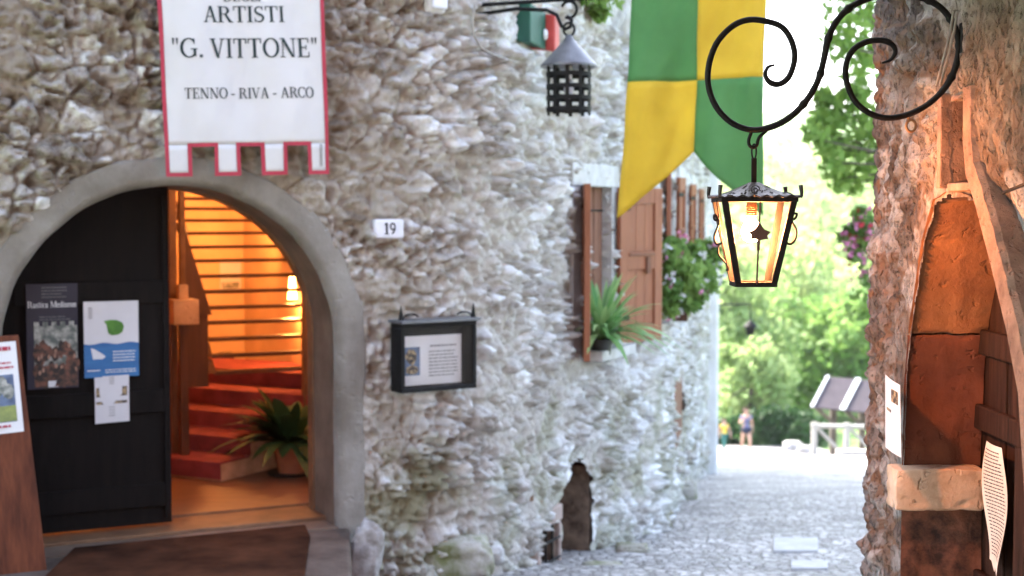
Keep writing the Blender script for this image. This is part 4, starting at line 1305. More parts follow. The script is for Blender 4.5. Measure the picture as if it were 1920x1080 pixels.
p, t_, n_ = wall_frame(821, 668, .13)
TT = lambda a, b, c: p + t_ * a + n_ * b + Vector((0, 0, c))
W2, H2 = .236, .186
root = empty('display_case', tuple(p), 'black iron display case with a paper behind glass on the stone wall', 'display case')
mb = MB()
fw = .024
mb.box(TT, -W2, W2, -.10, .02, -H2, -H2 + fw); mb.box(TT, -W2, W2, -.10, .02, H2 - fw, H2)
mb.box(TT, -W2, -W2 + fw, -.10, .0195, -H2 + fw, H2 - fw); mb.box(TT, W2 - fw, W2, -.10, .0195, -H2 + fw, H2 - fw)
mb.build('frame', M['iron'], root, bevel=.004)
mb = MB(); mb.box(TT, -W2 - .012, W2 + .012, -.11, .05, H2 + .001, H2 + .018); mb.build('lid', M['steel'], root, bevel=.003)
mb = MB(); mb.box(TT, -W2 + fw, W2 - fw, -.098, -.080, -H2 + fw, H2 - fw); mb.build('back_panel', M['iron'], root)
mb = MB(); mb.box(TT, -W2 + fw, W2 - fw, .004, .008, -H2 + fw, H2 - fw); mb.build('glass', M['glass'], root)
mb = MB()
for sx in (-1, 1):
    mb.tube([TT(sx * (W2 - .01), .0, H2 + .018), TT(sx * (W2 - .01), .0, H2 + .05), TT(sx * (W2 - .01), 0, H2 + .095)], [.014, .010, .002], 8)
    mb.tube([TT(sx * (W2 - .02 - .05 * (1 - math.cos(a))), 0, H2 + .02 + .03 * math.sin(a)) for a in np.linspace(0, 2.6, 8)], .005, 6)
build_each(mb, 'finial', M['iron'], root)
mb = MB()
def DP(a, b, l): return TT(-W2 + .032 + .385 * a, -.055 + l, H2 - .075 - .268 * b)
mb.grid([[DP(i / 3, j / 3, 0) for i in range(4)] for j in range(4)], 0)
for k, (mi, ps) in enumerate(((1, [bar(.06, .22, .32, .80)]), (2, [blob(.18, .42, .09, .16, 16, 4), blob(.19, .68, .10, .09, 12, 5)]), (3, [blob(.15, .40, .02, .03, 8, 6), blob(.21, .40, .02, .03, 8, 7), blob(.18, .50, .035, .03, 8, 8)]),
                              (4, lines(.48, .92, .20, .25, 1, .6, 3, 0) + lines(.46, .95, .32, .88, 8, .3, 9)))):
    for i, q in enumerate(ps): mb.poly([DP(a, b, .001 * (k + 1) + .0001 * i % .0008) for a, b in q], mi)
o = mb.build('notice', [M['paper'], M['photo_blue'], M['photo_tan'], M['ink_black'], M['ink_grey']]); tag(o, 'printed sheet with a blue picture inside the black display case', 'notice')

# ================================================================== green and red box, white wall lamp, cable
p, t_, n_ = wall_frame(968, 45, .0)
TT = lambda a, b, c: p + t_ * (a * .62) + n_ * b + Vector((0, 0, c))
root = empty('alarm_box', tuple(p), 'green and red painted box fixed to the wall beside the cone lantern', 'box')
gb = [(960, 8), (1002, 24), (1002, 74), (960, 62)]
q0 = TT(0, 0, 0)
mb = MB(); mb.hexa([TT(-.02, 0, -.10), TT(.30, 0, -.11), TT(.30, .115, -.14), TT(-.02, .095, -.11), TT(-.02, 0, .12), TT(.30, 0, .10), TT(.30, .115, .08), TT(-.02, .095, .12)])
mb.build('green_part', M['box_green'], root, bevel=.008)
mb = MB(); mb.hexa([TT(.302, 0, -.12), TT(.46, 0, -.12), TT(.44, .17, -.15), TT(.302, .17, -.15), TT(.302, 0, .09), TT(.46, 0, .09), TT(.44, .17, .07), TT(.302, .17, .07)])
mb.build('red_part', M['box_red'], root, bevel=.012)
mb = MB(); mb.lathe((0, 0, 0), [(.0, .02), (.03, .012), (.034, 0)], 16)
mb.v = [tuple(TT(.26 + v_[0], .115 + v_[2] + .002, -.05 + v_[1])) for v_ in mb.v]
mb.build('white_button', M['plastic_white'], root, smooth=True)
p, t_, n_ = wall_frame(821, -22, .06)
TT = lambda a, b, c: p + t_ * a + n_ * b + Vector((0, 0, c))
root = empty('wall_light', tuple(p), 'white plastic bulkhead light on the wall at the top edge', 'lamp')
mb = MB(); mb.box(TT, -.065, .065, -.06, .0, -.135, .13); mb.build('case', M['plastic_white'], root, bevel=.03)
mb = MB(); mb.box(TT, -.05, .05, .001, .03, -.115, .11); mb.build('cover', M['tile'], root, bevel=.02)
pts = [LW.P(*(lambda sz: (sz[0], .075, sz[1]))(LW.hit(x, y, .05))) for x, y in ((884, 10), (880, 40), (882, 66), (895, 90), (920, 104), (945, 112), (958, 118))]
mb = MB(); mb.tube(pts, .007, 6); o = mb.build('cable', M['rail_wood'], smooth=True); tag(o, 'pale electric cable curving along the stone wall below the iron rod', 'cable')

# ================================================================== bracket of the cone lantern, flag and its rod
s0_, z0_ = LW.hit(886, 8, .02)
pr = LW.P(s0_, -.05, z0_)
def rodpt(t, dz=0): return Vector((-.14 + .915 * t, 8.0 - .403 * t, z0_ + dz))
def rod_t(px):
    k = (px - 960) / FPX; return (k * 8.0 + .14) / (.915 + .403 * k)
flag_root = empty('flag', tuple(rodpt(rod_t(1182))), 'swallowtail flag of green and yellow quarters hanging from an iron rod', 'flag')
mb = MB(); mb.tube([rodpt(-.08), rodpt(.4), rodpt(1.0), rodpt(rod_t(1442))], .011, 8); mb.tube([rodpt(rod_t(1440)), rodpt(rod_t(1448))], .02, 8)
mb.build('rod', M['iron'], flag_root, smooth=True)
tf0, tf1 = rod_t(1182), rod_t(1434)
UC = .50
def fdrop(u):
    return 0.0
ZT = z0_ - .004
def zpix(px, py, t):
    pt = rodpt(t); return on_plane(px, py, pt, Vector((.403, .915, 0))).z
z_mid = zpix(1300, 150, (tf0 + tf1) / 2); z_tip = zpix(1168, 410, tf0); z_no = zpix(1287, 284, (tf0 + tf1) / 2); z_tr = zpix(1425, 405, tf1)
def zbot(u): 
    return z_tip + (z_no - z_tip) * (u / UC) if u <= UC else z_no + (z_tr - z_no) * ((u - UC) / (1 - UC))
def FL(u, z):
    d = (ZT - z)
    t = tf0 + (tf1 - tf0) * u - .055 * d * (1 - u) * d - .03 * d * u * .6
    p = rodpt(t); w_ = .042 * math.sin(u * 8 + d * 2.2) * min(1, d * 2) + .018 * math.sin(u * 15 - d * 3 + 1) * min(1, d * 2) + .012 * math.sin(u * 31 + d * 9) * math.sin(d * 7 + u * 5)
    return Vector((p.x - .403 * w_, p.y - .915 * w_, z))
def quarter(u0, u1, lower):
    rows = []
    for j in range(15):
        row = []
        for i in range(15):
            u = u0 + (u1 - u0) * i / 14
            z = (ZT + (z_mid - ZT) * j / 14) if not lower else (z_mid + (zbot(u) - z_mid) * j / 14)
            row.append(FL(u, z))
        rows.append(row)
    return rows
for (u0, u1, low, m_, nm) in ((0, UC, 0, 'flag_green', 'green_quarter'), (UC, 1, 0, 'flag_yellow', 'yellow_quarter'), (0, UC, 1, 'flag_yellow', 'yellow_quarter'), (UC, 1, 1, 'flag_green', 'green_quarter')):
    mb = MB(); mb.grid(quarter(u0, u1, low)); q = mb.build(nm, M[m_], flag_root, smooth=True)
    s = q.modifiers.new('thick', 'SOLIDIFY'); s.thickness = .0012; s.offset = 0

# ---- cone lantern on its bracket
tl_ = rod_t(1066)
LCx, LCy = rodpt(tl_).x, rodpt(tl_).y
def LZ(py): return at(1066, py, LCy).z
br = empty('lantern_bracket', tuple(pr), 'iron wall bracket with hooked end carrying the cone lantern', 'bracket')
mb = MB()
pts = [LW.P(s0_ + .12, -.04, LZ(14)), rodpt(tl_ - .30, LZ(12) - z0_), rodpt(tl_ - .12, LZ(18) - z0_), rodpt(tl_ - .06, LZ(28) - z0_), rodpt(tl_ - .035, LZ(48) - z0_), rodpt(tl_ - .01, LZ(56) - z0_), rodpt(tl_ + .02, LZ(52) - z0_), rodpt(tl_ + .028, LZ(40) - z0_), rodpt(tl_ + .0, LZ(32) - z0_)]
pts = [p_ + Vector((-.012, -.03, 0)) for p_ in pts]
mb.tube(pts, .011, 8)
mb.tube([rodpt(tl_ - .035 + .045 * math.sin(a) + .035, LZ(18) - z0_ + .045 * math.cos(a)) for a in np.linspace(-1.2, 3.6, 18)], .009, 8)
build_each(mb, 'bar', M['iron'], br, smooth=True)
cl = empty('lantern', (LCx, LCy, LZ(215)), 'round lantern with a grey cone roof and riveted strap cage', 'lantern')
px_m = LCy / FPX
cc = Vector((LCx, LCy, 0))
mb = MB()
mb.lathe(cc, [(.001, LZ(64)), (.016, LZ(66)), (.03, LZ(76)), (53 * px_m, LZ(122)), (53 * px_m, LZ(126)), (.05, LZ(118))], 32)
mb.build('cone_roof', M['steel'], cl, smooth=False)
mb = MB()
ring = LZ(55)
mb.tube([cc + Vector((.03 * math.cos(a), 0, ring + .036 * math.sin(a))) for a in np.linspace(0, 2 * math.pi, 20)], .007, 8)
mb.build('ring', M['iron'], cl, smooth=True)
mb = MB()
rc = 40 * px_m
for k in range(10):
    a = 2 * math.pi * k / 10 + .2; ca, sa = math.cos(a), math.sin(a)
    T = lambda x, y, z: cc + Vector((ca * (rc + y) - sa * x, sa * (rc + y) + ca * x, z))
    mb.box(T, -.011, .011, -.002, .003, LZ(216), LZ(124))
for y in (140, 163, 184, 205):
    rows = []
    for r, dz in ((rc + .0035, -.012), (rc + .007, -.012), (rc + .007, .012), (rc + .0035, .012), (rc + .0035, -.012)):
        rows.append([cc + Vector((r * math.cos(2 * math.pi * k / 32), r * math.sin(2 * math.pi * k / 32), LZ(y) + dz)) for k in range(32)])
    mb.grid(rows, closed=True)
mb.build('strap_cage', M['iron'], cl)
mb = MB(); mb.lathe(cc, [(.001, LZ(150)), (.02, LZ(152)), (.028, LZ(168)), (.02, LZ(182)), (.018, LZ(128)) if False else (.001, LZ(186))], 16)
mb.lathe(cc, [(.018, LZ(150)), (.018, LZ(124))], 12)
mb.build('bulb', M['tile'], cl, smooth=True)

# ================================================================== pale house end at the end of the wall
HE = empty('white_house', (3.0, 23.6, float(gz(23.6))), 'whitewashed house end closing the row at the far end of the stone wall', 'house')
x_r = at(1347, 700, 23.3).x
mb = MB()
mb.box(lambda a, b, c: Vector((a, b, c)), 1.5, x_r, 23.25, 31.0, -5.5, 5.2)
mb.build('wall', M['white_plaster'], HE, bevel=.05)
mb = MB()
mb.prism([Vector((1.2, 23.0, 5.25)), Vector((x_r + .35, 23.0, 5.25)), Vector((2.2, 23.0, 6.4))], Vector((0, 8.2, 0)))
mb.build('roof', M['roof_tile'], HE)
mb = MB()
mb.box(lambda a, b, c: Vector((a, b, c)), x_r - .29, x_r - .22, 23.18, 23.249, -3.2, 4.9)
mb.build('drain_pipe', M['rail_wood'], HE)

# ================================================================== RIGHT HOUSE
XW = 1.10
RH = empty('stone_building', (XW + .6, 3.6, 0.0), 'rough weathered stone building with a pointed doorway at the right edge', 'house')
RW = Path([(3.6, 4.36), (XW, 4.36), (XW, .4)], [.10], flip=-1)
# check the normal points to the street
s_corner = float(RW.s[np.argmin(np.hypot(RW.x - XW, RW.y - 4.36))])
if RW.nx[-10] > 0:
    RW.nx, RW.ny = -RW.nx, -RW.ny
def yz_arch_raw():
    far = [(3.96, -1.5), (3.96, .95), (3.945, 1.2), (3.905, 1.36), (3.80, 1.58), (3.705, 1.685), (3.60, 1.705)]
    near = [(3.47, 1.700), (3.40, 1.69), (3.32, 1.665), (3.206, 1.53), (3.10, 1.394), (3.02, 1.265), (2.97, 1.05), (2.95, .8), (2.95, -1.5)]
    return far + near
ARCH = yz_arch_raw()
def inside_poly(y, z, poly):
    ins = np.zeros(y.shape, bool); n = len(poly)
    for i in range(n):
        (a, b), (c, d) = poly[i], poly[(i + 1) % n]
        cr = ((b > z) != (d > z)) & (y < (c - a) * (z - b) / ((d - b) + 1e-12) + a)
        ins ^= cr
    return ins
def y_of_s(S): return RW.xy(S)[1]
SLOT = (3.37, 3.57, 1.725, 1.93)               # y0, y1, z0, z1 of the little niche over the doorway
def hole_right(S, Z):
    y = y_of_s(S)
    h = (S > s_corner + .2) & inside_poly(y, Z, ARCH) & (dist_arch(y, Z) > .010)
    h |= (S > s_corner + .2) & (y > SLOT[0]) & (y < SLOT[1]) & (Z > SLOT[2]) & (Z < SLOT[3])
    return h
AN = np.array(ARCH)
def dist_arch(y, z):
    d = np.full(y.shape, 9.0)
    for (a, b), (c, e) in zip(ARCH[:-1], ARCH[1:]):
        vx, vy = c - a, e - b; L = vx * vx + vy * vy
        t = np.clip(((y - a) * vx + (z - b) * vy) / L, 0, 1)
        d = np.minimum(d, np.hypot(y - a - t * vx, z - b - t * vy))
    return d
def flat_right(S, Z):
    y = y_of_s(S)
    d = dist_arch(y, Z)
    f = np.where(S > s_corner + .2, .12 + .88 * sstep(.01, .16, d), 1)
    smooth = sstep(3.75, 3.5, y) * np.where(S > s_corner, 1, 0)
    return f * (1 - .5 * smooth)
NEAR_EDGE = np.array([(-1.5, 2.88), (.8, 2.88), (1.05, 2.90), (1.265, 2.955), (1.394, 3.04), (1.53, 3.15), (1.665, 3.27), (1.82, 3.36), (1.95, 3.37)])
def near_zone(S, Z):
    y = y_of_s(S)
    e = np.interp(Z, NEAR_EDGE[:, 0], NEAR_EDGE[:, 1])
    w_ = .05 * (fbm(S * 4, Z * 4, 77, 3) - .5)
    return np.where(S > s_corner + .3, sstep(.02, -.02, y - e) * sstep(1.78, 1.62, Z + .6 * (3.3 - y) * .0 + w_), 0)
def off_right(S, Z): return -.05 * near_zone(S, Z)
def kind_right(S, Z):
    y = y_of_s(S)
    n = fbm(S * 2.3, Z * 1.6, 19, 3) - .5
    return np.where(S > s_corner, sstep(4.3, 3.5, y + .9 * n), .1) * (1 - near_zone(S, Z))  # recessed rock also set greyer: the arch stone's shadow put into the colour
ssr = np.concatenate([np.arange(.05, s_corner - .35, .05), np.arange(s_corner - .35, s_corner + 1.75, .0075), np.arange(s_corner + 1.75, RW.len - .02, .03)])
zsr = np.concatenate([np.arange(-1.5, -.75, .05), np.arange(-.75, 2.45, .0085), np.arange(2.45, 6.2, .12)])
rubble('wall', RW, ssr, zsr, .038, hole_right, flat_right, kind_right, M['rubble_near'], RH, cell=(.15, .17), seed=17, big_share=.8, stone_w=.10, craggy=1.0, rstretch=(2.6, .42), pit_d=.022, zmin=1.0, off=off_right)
mb = MB(); mb.box(lambda a, b, c: Vector((a, b, c)), XW - .35, 4.2, .2, 4.85, 6.21, 6.4); mb.build('roof', M['roof_tile'], RH)
mb = MB(); mb.box(lambda a, b, c: Vector((a, b, c)), 3.58, 3.7, .4, 4.38, -1.5, 6.2); mb.box(lambda a, b, c: Vector((a, b, c)), XW + .03, 3.58, .3, .42, -1.5, 6.2); build_each(mb, 'back_wall', M['plaster'], RH)

mb = MB()
mb.box(lambda a, b, c: Vector((a, b, c)), 1.35, 4.2, -9.0, .29, -1.0, 6.3)
mb.build('sky_block_wing', M['plaster'], RH)  # unseen wing, added to keep low sky light off the walls
mb = MB()
mb.box(lambda a, b, c: Vector((a, b, c)), -1.0, 1.3, .25, 3.55, 2.55, 2.63)
for k in range(7): mb.box(lambda a, b, c: Vector((a, b, c)), -.98, 1.3, .30 + .52 * k, .42 + .52 * k, 2.40, 2.549)
mb.build('upper_floor_overhang', M['stair_wood'], RH)
# intrados: the far jamb and the vault of the doorway
XD = 1.315
def wob(y, z, k): return .006 * (float(fbm(np.array(z * 7.0), np.array(y * 5.0 + k * 3), 5, 3)) - .5) * 2
def groove(z): return .007 * math.exp(-((z - 1.318) / .0045) ** 2) + .006 * math.exp(-((z - .62) / .006) ** 2)
def sweep(pts, x0, x1, name, material, n=14, amp=1.0, zmin=-9, zmax=9):
    mb = MB(); rows = []
    P_ = []
    for (a, b), (c, d) in zip(pts[:-1], pts[1:]):
        m_ = max(1, int(math.hypot(c - a, d - b) / .005))
        P_ += [(a + (c - a) * k / m_, b + (d - b) * k / m_) for k in range(m_)]
    P_.append(pts[-1])
    for y, z in P_:
        if z < zmin or z > zmax: continue
        rows.append([Vector((x0 + (x1 - x0) * k / n, y + amp * wob(k / n, z, 1) + groove(z + .012 * math.sin(k * .8) * (k > n * .55)), z + amp * wob(k / n, y, 2))) for k in range(n + 1)])
    mb.grid(rows)
    return mb.build(name, material, RH, smooth=True)
top_i = 7
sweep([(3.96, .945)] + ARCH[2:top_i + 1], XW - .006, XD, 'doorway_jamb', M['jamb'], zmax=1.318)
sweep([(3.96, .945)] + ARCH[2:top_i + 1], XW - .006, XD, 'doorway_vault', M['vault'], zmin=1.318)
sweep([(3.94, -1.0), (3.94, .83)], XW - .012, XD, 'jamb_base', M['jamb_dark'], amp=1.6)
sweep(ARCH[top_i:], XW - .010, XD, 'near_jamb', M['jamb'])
# pale edge of the far jamb on the wall face
def ring(pts, w_, x_out, x_in, name, material, wfun=None):
    mb = MB(); rows = []
    n = len(pts)
    for i, (y, z) in enumerate(pts):
        a, b = pts[max(0, i - 1)], pts[min(n - 1, i + 1)]
        ty, tz = b[0] - a[0], b[1] - a[1]; l = math.hypot(ty, tz)
        ny, nz = tz / l, -ty / l                   # away from the opening
        sgn = 1
        cy, cz = 3.5, 1.0
        if (y + ny * .05 - cy) ** 2 + (z + nz * .05 - cz) ** 2 < (y - cy) ** 2 + (z - cz) ** 2: sgn = -1
        ww = w_ * (wfun(i / (n - 1)) if wfun else 1) * (1 + .05 * math.sin(i * .9) * math.sin(i * .31))
        q = lambda o, x: Vector((x, y + sgn * ny * o, z + sgn * nz * o))
        rows.append([q(-.002, x_in), q(-.002, x_out + .006), q(.006, x_out), q(ww - .008, x_out + .004), q(ww, x_out + .018), q(ww, x_in)])
    mb.grid(rows)
    return mb.build(name, material, RH, smooth=False)
def dens(pts, step=.04):
    P_ = []
    for (a, b), (c, d) in zip(pts[:-1], pts[1:]):
        m_ = max(1, int(math.hypot(c - a, d - b) / step)); P_ += [(a + (c - a) * k / m_, b + (d - b) * k / m_) for k in range(m_)]
    P_.append(pts[-1]); return P_
ring(dens([(3.425, 1.95), (3.42, 1.82), (3.395, 1.74)] + ARCH[9:14] + [(2.95, .6)], .012), .072, XW - .022, XW + .08, 'near_arch_stone', M['arch_stone'], lambda u: .8 + .2 * min(1, u * 2))
# niche slot with brick sides
TX = lambda a, b, c: Vector((a, b, c))
mb = MB()
y0, y1, z0, z1 = SLOT
mb.box(TX, XW - .03, XW + .16, y1 - .002, y1 + .028, z0 - .012, z1 + .02)
mb.box(TX, XW + .14, XW + .17, y0, y1, z0, z1 + .02)
mb.box(TX, XW - .012, XW + .14, y0 + .003, y1 - .003, z0 - .02, z0)
mb.box(TX, XW - .006, XW + .14, y0 + .003, y1 - .003, z1, z1 + .012)
mb.build('niche', M['arch_stone'], RH, bevel=.004)
# impost block
mb = MB()
def rough_block(name, x0, x1, y0, y1, z0, z1, material, parent, amp=.0022, n=22):
    bm_ = []; v_, q_ = [], []
    def face(f):
        b0 = len(v_)
        for i in range(n + 1):
            for j in range(n + 1): v_.append(f(i / n * 2 - 1, j / n * 2 - 1))
        for i in range(n):
            for j in range(n): q_.append((b0 + i * (n + 1) + j, b0 + i * (n + 1) + j + 1, b0 + (i + 1) * (n + 1) + j + 1, b0 + (i + 1) * (n + 1) + j))
    for f in (lambda a, b: (a, b, -1), lambda a, b: (a, b, 1), lambda a, b: (a, -1, b), lambda a, b: (a, 1, b), lambda a, b: (-1, a, b), lambda a, b: (1, a, b)): face(f)
    v_ = np.array(v_, float)
    hx, hy, hz = (x1 - x0) / 2, (y1 - y0) / 2, (z1 - z0) / 2
    p_ = v_ * np.array([hx, hy, hz]); rr = .007
    inner = np.clip(p_, [-hx + rr, -hy + rr, -hz + rr], [hx - rr, hy - rr, hz - rr]); d_ = p_ - inner
    L_ = np.linalg.norm(d_, axis=1)[:, None] + 1e-9; nn = d_ / L_
    p_ = inner + nn * rr
    k_ = fbm(p_[:, 0] * 18 + p_[:, 1] * 9, p_[:, 2] * 22 + p_[:, 1] * 13, 51, 4) - .5
    chip_ = np.minimum(0, fbm(p_[:, 0] * 30 + 7, p_[:, 2] * 30 + p_[:, 1] * 20, 57, 2) - .42) * (np.abs(v_).sum(1) > 2.0)[..., ] 
    p_ = p_ + nn * (amp * 2 * k_ + .025 * chip_)[:, None] + np.array([(x0 + x1) / 2, (y0 + y1) / 2, (z0 + z1) / 2])
    o_ = np_mesh(name, p_, np.array(q_), material, parent, True)
    return o_
ib = rough_block('impost_block', 1.058, XD - .01, 3.885, 3.985, .830, .946, M['impost'], RH)
# plank door
mb = MB()
ys__ = np.linspace(2.9, 4.06, 9)
for k in range(8): mb.box(TX, XD + .001 + .003 * (k % 2), XD + .05, float(ys__[k]), float(ys__[k + 1]) - .006, -1.0, 1.85)
dr = mb.build('door', M['near_door'], RH, bevel=.003)
mb = MB()
for z in (1.295, 1.085, .62, .2): mb.box(TX, XD - .022, XD - .0005, 2.95, 4.03, z - .035, z + .035)
build_each(mb, 'rail', M['near_door'], dr, bevel=.006)
mb = MB(); 
for y in (3.60, 3.22): mb.box(TX, XD - .020, XD - .001, y - .04, y + .04, -1.0, 1.8)
build_each(mb, 'stile', M['near_door'], dr, bevel=.005)

# papers of the right side
def paper_on(name, P_, label, mats, layers, cat='notice'):
    mb = MB()
    mb.grid([[P_(i / 8, j / 16, 0) for i in range(9)] for j in range(17)], 0)
    for k, (mi, ps) in enumerate(layers):
        for i, q in enumerate(ps): mb.poly([P_(a, b, .0008 * (k + 1) + .00006 * (i % 9)) for a, b in q], mi)
    o = mb.build(name, mats, smooth=True); return tag(o, label, cat)
def door_px(px, py, x): return on_plane(px, py, Vector((x, 0, 0)), Vector((1, 0, 0)))
xa = XD - .035
c = [door_px(1850, 826, xa), door_px(1884, 840, xa), door_px(1850, 1055, xa), door_px(1880, 1078, xa)]
def NP(u, v, l):
    p_ = (c[0] * (1 - u) + c[1] * u) * (1 - v) + (c[2] * (1 - u) + c[3] * u) * v
    jag = .012 * math.sin(u * 9 + 1) * (v > .97)
    return p_ + Vector((-.012 * math.sin(u * 2.4 + v * 5) - .010 * abs(u - .4) * v - l, 0, jag))
paper_on('notice', NP, 'curling sheet of close lines of text pinned to the plank door', [M['paper_warm'], M['ink_black']], [(1, lines(.12, .92, .05, .93, 30, .34, 11, .12))])
xb = XW - .055
c2 = [door_px(1660, 702, xb), door_px(1688, 722, xb), door_px(1660, 838, xb), door_px(1690, 858, xb)]
def NP2(u, v, l):
    p_ = (c2[0] * (1 - u) + c2[1] * u) * (1 - v) + (c2[2] * (1 - u) + c2[3] * u) * v
    return p_ + Vector((-.004 * math.sin(u * 3) - l, 0, 0))
paper_on('notice', NP2, 'white sheet fixed to the rough grey wall beside the pointed doorway', [M['paper'], M['photo_tan']], [(1, [bar(.5, .12, .9, .3), bar(.15, .42, .5, .46)])])

# iron nail at the right edge and the twin wires
mb = MB()
a = on_plane(1880, 362, Vector((XW - .03, 0, 0)), Vector((1, 0, 0)))
mb.tube([a, on_plane(1925, 344, Vector((XW - .06, 0, 0)), Vector((1, 0, 0))), on_plane(1960, 330, Vector((XW - .09, 0, 0)), Vector((1, 0, 0)))], .004, 6)
o = mb.build('iron_spike', M['iron'], smooth=True); tag(o, 'thin iron spike sticking out of the wall above the pointed doorway', 'spike')
mb = MB()
for k in (0, 1):
    pts = [door_px(x + 7 * k, y, XW - .045) for x, y in ((1788, 20), (1782, 60), (1772, 100), (1764, 130), (1756, 160))]
    mb.tube(pts, .0035, 6)
o = mb.build('cable', M['cobblestone'], smooth=True); tag(o, 'pair of thin grey wires running down the wall behind the scroll bracket', 'cable')

# ================================================================== scroll bracket and lit lantern
YL = 3.50
def Q(px, py, dy=0): return at(px, py, YL + dy)
def smooth_path(pts, n=5):
    out = []
    P_ = [Vector(p) for p in pts]
    for i in range(len(P_) - 1):
        p0, p1, p2, p3 = P_[max(0, i - 1)], P_[i], P_[i + 1], P_[min(len(P_) - 1, i + 2)]
        for k in range(n):
            t = k / n
            out.append(.5 * ((2 * p1) + (p2 - p0) * t + (2 * p0 - 5 * p1 + 4 * p2 - p3) * t * t + (3 * p1 - p0 - 3 * p2 + p3) * t ** 3))
    out.append(P_[-1]); return out
sc = [(1452, 122), (1440, 126), (1435, 140), (1443, 154), (1460, 158), (1477, 147), (1487, 125), (1490, 100), (1482, 72), (1465, 50), (1437, 40), (1405, 37), (1375, 48), (1347, 76), (1332, 110), (1327, 145), (1332, 176), (1346, 205), (1370, 229), (1400, 242), (1430, 242), (1465, 230), (1496, 207), (1520, 177), (1536, 145), (1545, 110), (1553, 72), (1570, 38), (1597, 12), (1635, -5), (1680, -11), (1728, -4), (1758, 10), (1778, 30), (1792, 56), (1798, 86), (1793, 120), (1781, 150), (1760, 178), (1730, 202), (1695, 217), (1660, 221), (1630, 212), (1605, 192), (1591, 165), (1585, 135), (1591, 107), (1606, 88), (1630, 77), (1655, 76), (1672, 83), (1679, 97), (1670, 112), (1654, 118)]
path = smooth_path([Q(x, y) for x, y in sc])
n = len(path)
rsz = []
rj = random.Random(2)
for i in range(n):
    u = min(i, n - 1 - i)
    base = .0078 if 100 < i < 190 else .0072
    rsz.append(base * min(1, .35 + u / 26) + rj.random() * .0005)
bk = empty('scroll_bracket', tuple(Q(1800, 90)), 'black wrought iron scroll bracket holding the lit lantern on the right wall', 'bracket')
mb = MB(); mb.tube(path, rsz, 10)
mb.build('scroll', M['iron'], bk, smooth=True)
mb = MB()
for i in range(112, 188, 9):
    p_ = path[i]; mb.tube([path[i - 1], path[i], path[i + 1]], [.0085, .0108, .0085], 8)
build_each(mb, 'collar', M['iron'], bk, smooth=True)
mb = MB()
pc = Q(1803, 82)
mb.box(TX, pc.x - .006, XW + .015, YL - .018, YL + .018, Q(0, 122).z, Q(0, 42).z)
mb.build('wall_plate', M['iron'], bk, bevel=.006)
mb = MB()
rc_ = Q(1708, 236)
mb.tube([rc_ + Vector((.0115 * math.cos(a), 0, .0145 * math.sin(a))) for a in np.linspace(0, 2 * math.pi, 20)], .0035, 8)
mb.tube([Q(1703, 216), Q(1704, 224)], .004, 6)
mb.build('ring', M['brass'], bk, smooth=True)

UX = YL / FPX                                    # metres per picture pixel at the lantern
LX = Q(1413, 400).x
LN = empty('lantern', (LX, YL, Q(1413, 536).z), 'lit glass street lantern with a tapered black frame hanging from the scroll bracket', 'lantern')
ZL = lambda py: Q(1413, py).z
# hook, chain link and stem
mb = MB()
hk = [Q(1410, 240), Q(1408, 250), Q(1404, 262), Q(1405, 272), Q(1412, 277), Q(1419, 272), Q(1421, 264), Q(1425, 256), Q(1436, 246), Q(1440, 241)]
mb.tube(smooth_path(hk), .0042, 8)
lk = [Vector((LX + .0055 * math.cos(a), YL + .002, ZL(284) + .018 * math.sin(a))) for a in np.linspace(0, 2 * math.pi, 22)]
mb.tube(lk, .0022, 6)
mb.build('hook', M['iron'], LN, smooth=True)
mb = MB()
T = lambda a, b, c: Vector((LX + a, YL + b, c))
mb.box(T, -.0065, .0065, -.004, .004, ZL(345), ZL(296))
mb.build('stem', M['iron'], LN, bevel=.002)
ze, zt, zb = ZL(370), ZL(374), ZL(532)
RE, HT_, HB = 77 * UX, 64 * UX, 33 * UX
# roof: concave pyramid with scalloped eaves
mb = MB(); NS = 9; NE = 14
rows = []
for j in range(NS + 1):
    u = j / NS
    r = RE * u + .010 * (1 - u); z = ze + (ZL(344) - ze) * (1 - u) ** 1.55
    row = []
    for sd in range(4):
        for k in range(NE):
            f = -1 + 2 * k / NE
            x, y = [(f, -1), (1, f), (-f, 1), (-1, -f)][sd]
            zz = z + (.0028 * math.cos(k * 2 * math.pi / 2 * 1.0) * u ** 8) + (.002 * math.sin(13 * x + 9 * y) * u * (1 - u))
            row.append(Vector((LX + x * r, YL + y * r, zz)))
    rows.append(row)
mb.grid(rows, closed=True)
rf = mb.build('roof', M['roof_iron'], LN, smooth=False)
so = rf.modifiers.new('thick', 'SOLIDIFY'); so.thickness = .003; so.offset = -1
mb = MB()
for sx, sy in ((-1, -1), (1, -1), (1, 1), (-1, 1)):
    p0 = Vector((LX + sx * RE * .96, YL + sy * RE * .96, ze + .002)); dr_ = Vector((sx, sy, 0)).normalized()
    mb.tube([p0 - dr_ * .012, p0, p0 + dr_ * .001 + Vector((0, 0, .008)), p0 - dr_ * .002 + Vector((0, 0, .026))], [.003, .0045, .0045, .0055], 8)
build_each(mb, 'finial', M['roof_iron'], LN, smooth=True)
